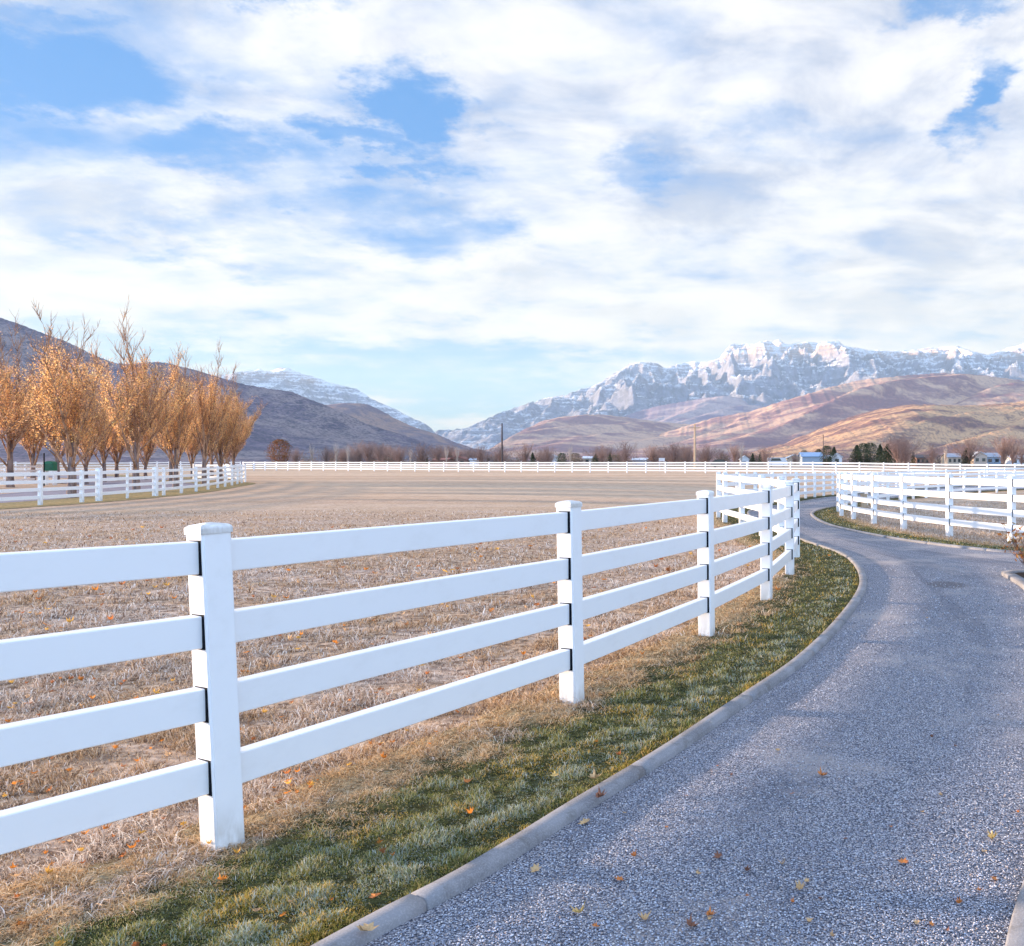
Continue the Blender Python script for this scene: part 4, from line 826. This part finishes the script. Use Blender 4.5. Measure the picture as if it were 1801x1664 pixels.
# ------------------------------------------------------------ hills and mountains
def m_hill(name, c_a, c_b, c_c, scl, amt=.5, streak=.22, diag=False):
    """grass (c_a), brush (c_b) that on diag hills also paints in gully shade, dark shrubs (c_c)"""
    m, t, b = material(name, .95, .05); p = geo_pos(t)
    q = t.scalev(p, (1 / scl, 1 / scl, 1 / scl)); mp = t.node('ShaderNodeMapping'); t.l.new(q, mp.inputs[0])
    if diag: mp.inputs['Rotation'].default_value = (0, rad(20), rad(-42)); mp.inputs['Scale'].default_value = (.45, 1.3, 2.2)
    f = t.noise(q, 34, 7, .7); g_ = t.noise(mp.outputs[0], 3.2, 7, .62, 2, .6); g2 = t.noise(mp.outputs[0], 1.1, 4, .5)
    c = t.mix(t.mr(t.math('ADD', t.math('MULTIPLY', g_, .65), t.math('MULTIPLY', g2, .35)), .44, .56), c_a, c_b)  # c_b patches: brush, and on diag hills the purple shade of the spurs painted in
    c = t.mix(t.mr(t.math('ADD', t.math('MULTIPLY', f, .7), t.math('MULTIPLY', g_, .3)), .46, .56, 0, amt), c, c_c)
    st = t.noise(t.scalev(q, (8, 2, 90)), 1.0, 4, .6); c = t.mix(t.mr(st, .58, .72, 0, streak), c, (.55, .46, .44))
    t.l.new(c, b.inputs['Base Color']); bump(t, b, f, .6, scl * .008); return m
def m_snow(name, scl, lo, hi, tint=(.27, .28, .36)):
    m, t, b = material(name, .9, .1); p = geo_pos(t); gm = t.node('ShaderNodeNewGeometry'); q = t.scalev(p, (1 / scl,) * 3)
    sn = t.node('ShaderNodeSeparateXYZ'); t.l.new(gm.outputs['Normal'], sn.inputs[0]); spz = t.node('ShaderNodeSeparateXYZ'); t.l.new(p, spz.inputs[0])
    f = t.noise(t.scalev(q, (1, 1, .55)), 44, 8, .74); g_ = t.noise(q, 7, 6, .6, 2, .4); strata = t.noise(t.scalev(q, (3, 3, 60)), 1.0, 5, .6)
    h = t.mr(spz.outputs[2], lo, hi, -.20, .05, False)
    k = t.math('ADD', t.math('ADD', t.math('MULTIPLY', f, 1.05), t.math('MULTIPLY', g_, -.05)), h); k = t.math('ADD', k, t.math('MULTIPLY', t.math('SUBTRACT', sn.outputs[2], .72), .55)); k = t.math('ADD', k, t.math('MULTIPLY', t.math('SUBTRACT', strata, .5), .95))
    snow = t.mr(k, .37, .66, .06, .95)
    rock = t.mix(t.mr(t.noise(q, 16, 6, .65), .35, .65), tint, tuple(x * .6 for x in tint))
    rock = t.mix(t.math('MULTIPLY', t.mr(strata, .40, .6, .3, .9), t.mr(spz.outputs[2], hi * .66, hi * .86)), rock, (.62, .40, .27))
    t.l.new(t.mix(snow, rock, (.80, .82, .86)), b.inputs['Base Color']); bump(t, b, t.math('ADD', f, g_), 1.0, scl * .02); return m
def hill(name, sil, D, front, mat, L, amp, seed, soft=False, *, p=1.15, step=2.0, rows=90, skew=.5, jag=1.0, Ly=1.0, lift=.6, back=.25, tilt=0.0):
    """ridge traced from the skyline, real relief running down towards the viewer"""
    xs = np.arange(sil[0][0], sil[-1][0] + .1, step); sy = np.interp(xs, [q[0] for q in sil], [q[1] for q in sil])
    k = np.ones(5) / 5; sy = np.convolve(np.pad(sy, 2, 'edge'), k, 'valid') if jag < .9 else sy
    Xw = (xs - PX) / F * D; fx = Xw / L
    sy = sy + jag * (fbm(xs / 9, xs * 0 + .37, 4, seed + 5)) * 1.6
    R = np.maximum(EYE + (HY - sy) / F * D, 3.0)
    wr0 = 0
    s = np.concatenate([np.linspace(-1, 0, max(6, rows // 8))[:-1], np.linspace(0, 1, rows) ** 1.25]); SS, XX = np.meshgrid(s, Xw, indexing='ij'); 
    wr = fbm(Xw / L * .5, Xw * 0 + seed, 3, seed) * front * .12 * D; R = np.maximum(EYE + (R - EYE) * (1 + wr / D), 3.0)
    YY = np.where(SS > 0, D * (1 - front * SS), D * (1 - back * SS)) + wr[None] * np.clip(1 - np.abs(SS), 0, 1)
    RR = np.broadcast_to(R, SS.shape); a = np.clip(SS, 0, 1); prof = np.where(SS > 0, (1 - a) ** p, (1 + np.clip(SS, -1, 0)) ** 1.3)
    # broad: heights carried down the slope are smoothed so spurs stay coherent
    u = XX / L + skew * (YY - D) / L; v = (YY - D) / (L * 2.2 * Ly)
    rg = ridged(u, v, 6, seed) ; rb = ridged(u * .42 + 5, v * .6, 4, seed + 3)
    RR = np.broadcast_to(R, SS.shape)
    if soft:                                                          # rounded grassy spurs and gullies
        qx = u + .5 * fbm(u * .6, v * .6, 2, seed + 9); rg = .42 + .36 * vnoise(qx, v * .7, seed) + .16 * vnoise(qx * 2.3, v * 1.6, seed + 1) + .05 * fbm(qx * 5, v * 4, 3, seed + 2); rb = .45 + .35 * vnoise(u * .4, v * .4, seed + 4)
    w = np.clip(np.abs(SS) * (6 if soft else 16), 0, 1) * np.clip((1 - np.abs(SS)) * 2.2, 0, 1)
    Z = RR * prof + amp * RR.mean() * w * ((rg - .42) * 1.0 + (rb - .45) * .9) * np.clip(RR / RR.mean(), .25, 1.4)
    Z = np.minimum(Z, EYE + (RR - EYE) * np.where(SS > 0, YY / (D + wr[None]), 1.0) * (1 - .012 * np.clip(SS * 6, 0, 1)) + 0) if True else Z
    pxs = PX + XX / YY * F; lim = EYE + (HY - np.interp(pxs, xs, sy)) / F * YY                # no spur may stand above the traced skyline
    Z = np.where(SS > .015, np.minimum(Z, lim * (1 - .01 * np.clip(SS * 6, 0, 1)) - 1), Z)
    Z = np.where(np.abs(SS) >= .999, -2.0, Z) ; Z = np.maximum(Z, -2)
    V = np.stack([XX, YY, Z], 2).reshape(-1, 3); n = len(Xw); i, j = np.meshgrid(np.arange(len(s) - 1), np.arange(n - 1), indexing='ij'); q = (i * n + j).ravel()
    me = mesh_np(name, V, np.stack([q, q + n, q + n + 1, q + 1], 1)[:, ::-1], smooth=True)
    bm = bmesh.new(); bm.from_mesh(me); bmesh.ops.recalc_face_normals(bm, faces=bm.faces)
    if sum(f.normal.z for f in list(bm.faces)[::50]) < 0: bmesh.ops.reverse_faces(bm, faces=bm.faces)
    bm.to_mesh(me); bm.free()
    return tag(obj(name, me, mat), kind='structure')
M_HL = m_hill('dark_scrub_hill', (.25,.20,.21), (.15,.12,.17), (.045,.05,.075), 260, .75, .40)
M_HL2 = m_hill('brown_scrub_hill', (.32,.22,.19), (.20,.16,.19), (.10,.085,.12), 300, .5, .2)
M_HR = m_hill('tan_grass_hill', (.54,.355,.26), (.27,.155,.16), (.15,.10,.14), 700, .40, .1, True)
M_HR0 = m_hill('ochre_grass_hill', (.56,.345,.20), (.26,.14,.12), (.11,.075,.085), 420, .6, .1, True)
M_HR2 = m_hill('mauve_hill', (.42,.33,.33), (.24,.19,.25), (.16,.13,.19), 900, .40, .1, True)
hill('hill_left', [(-420,470),(-250,510),(-120,530),(0,560),(40,572),(80,590),(110,603),(150,618),(190,632),(220,640),(260,639),(290,636),(320,641),(360,652),(400,665),(430,674),(482,684),(516,690),(547,703),(587,719),(613,728),(640,744),(678,758),(717,771),(760,786),(800,797),(850,806),(900,812)],
     2600, .45, M_HL, 300, .22, 3, True, p=1.25, jag=.6, skew=-.25)
hill('hill_left_middle', [(400,700),(520,712),(576,712),(600,708.5),(634,710),(665,723),(691,737),(730,752),(769,762),(808,778),(837,788),(880,800),(930,811)], 3600, .35, M_HL2, 380, .2, 8, True, p=1.2, jag=.4)
hill('hill_right_front', [(1300,800),(1340,790),(1375,782),(1410,768),(1450,751),(1500,732),(1550,719),(1600,712),(1650,712),(1700,714),(1750,711),(1800,707),(1870,700),(2000,690),(2200,700),(2400,720)], 3400, .42, M_HR0, 330, .55, 12, True, p=1.1, jag=.7, skew=-1.0)
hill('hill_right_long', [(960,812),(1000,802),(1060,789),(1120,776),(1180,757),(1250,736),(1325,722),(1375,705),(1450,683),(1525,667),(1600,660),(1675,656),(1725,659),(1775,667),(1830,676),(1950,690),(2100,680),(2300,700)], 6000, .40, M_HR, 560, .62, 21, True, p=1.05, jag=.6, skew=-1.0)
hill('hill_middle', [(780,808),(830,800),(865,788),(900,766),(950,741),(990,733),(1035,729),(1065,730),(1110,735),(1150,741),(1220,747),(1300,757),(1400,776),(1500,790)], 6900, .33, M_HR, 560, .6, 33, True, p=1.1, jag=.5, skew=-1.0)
hill('hill_mauve', [(960,770),(1020,752),(1060,742),(1120,724),(1160,714),(1200,707),(1240,700),(1275,696),(1300,699),(1335,711),(1380,722),(1460,716),(1560,700),(1700,690),(1900,690)], 8300, .28, M_HR2, 800, .5, 41, True, p=1.1, jag=.5, skew=-1.0)
M_SN = m_snow('snowy_rock', 1500, 450, 1750); M_SN2 = m_snow('snowy_rock_low', 1300, 150, 1250)
hill('mountain_snowy', [(760,770),(790,757),(816,756),(847,741),(873,727),(900,719),(950,700),(1000,695),(1040,680),(1075,662),(1110,639),(1135,636),(1155,639),(1170,647),(1195,639),(1220,636),(1245,638),(1265,629),(1278,612),(1290,604),(1325,605),(1340,601),(1370,598),(1382,606),(1400,603),(1430,602),(1470,600),(1485,609),(1525,615),(1570,617),(1600,616),(1640,611),(1685,609),(1710,617),(1735,626),(1760,617),(1790,606),(1830,598),(1900,612),(2000,604),(2150,640),(2350,660)],
     11800, .46, M_SN, 520, .20, 55, p=1.0, step=1.5, rows=150, jag=1.0, skew=.15, Ly=.8)
hill('mountain_snowy_left', [(180,700),(300,668),(360,664),(400,657),(430,651),(446,649),(466,654),(485,647),(503,648),(527,655),(547,662),(587,675),(626,689),(665,706),(691,718),(717,731),(751,745),(764,760),(790,775),(820,795),(850,808)], 10200, .30, M_SN2, 480, .17, 63, p=1.0, step=1.5, rows=110, jag=.9, skew=-.1, Ly=.8)

# ------------------------------------------------------------ haze
b = MB(); b.box((-15900, -4300, -4), (15900, 17600, 1760))
hz = obj('haze', b); tag(hz, kind='stuff'); hm = bpy.data.materials.new('haze'); hm.use_nodes = True; nt = hm.node_tree; nt.nodes.remove(nt.nodes['Principled BSDF'])
pv = nt.nodes.new('ShaderNodeVolumePrincipled'); pv.inputs['Color'].default_value = (.56, .77, 1, 1); pv.inputs['Density'].default_value = 3.8e-5; pv.inputs['Anisotropy'].default_value = .1
nt.links.new(pv.outputs[0], nt.nodes['Material Output'].inputs['Volume']); hz.data.materials.append(hm)
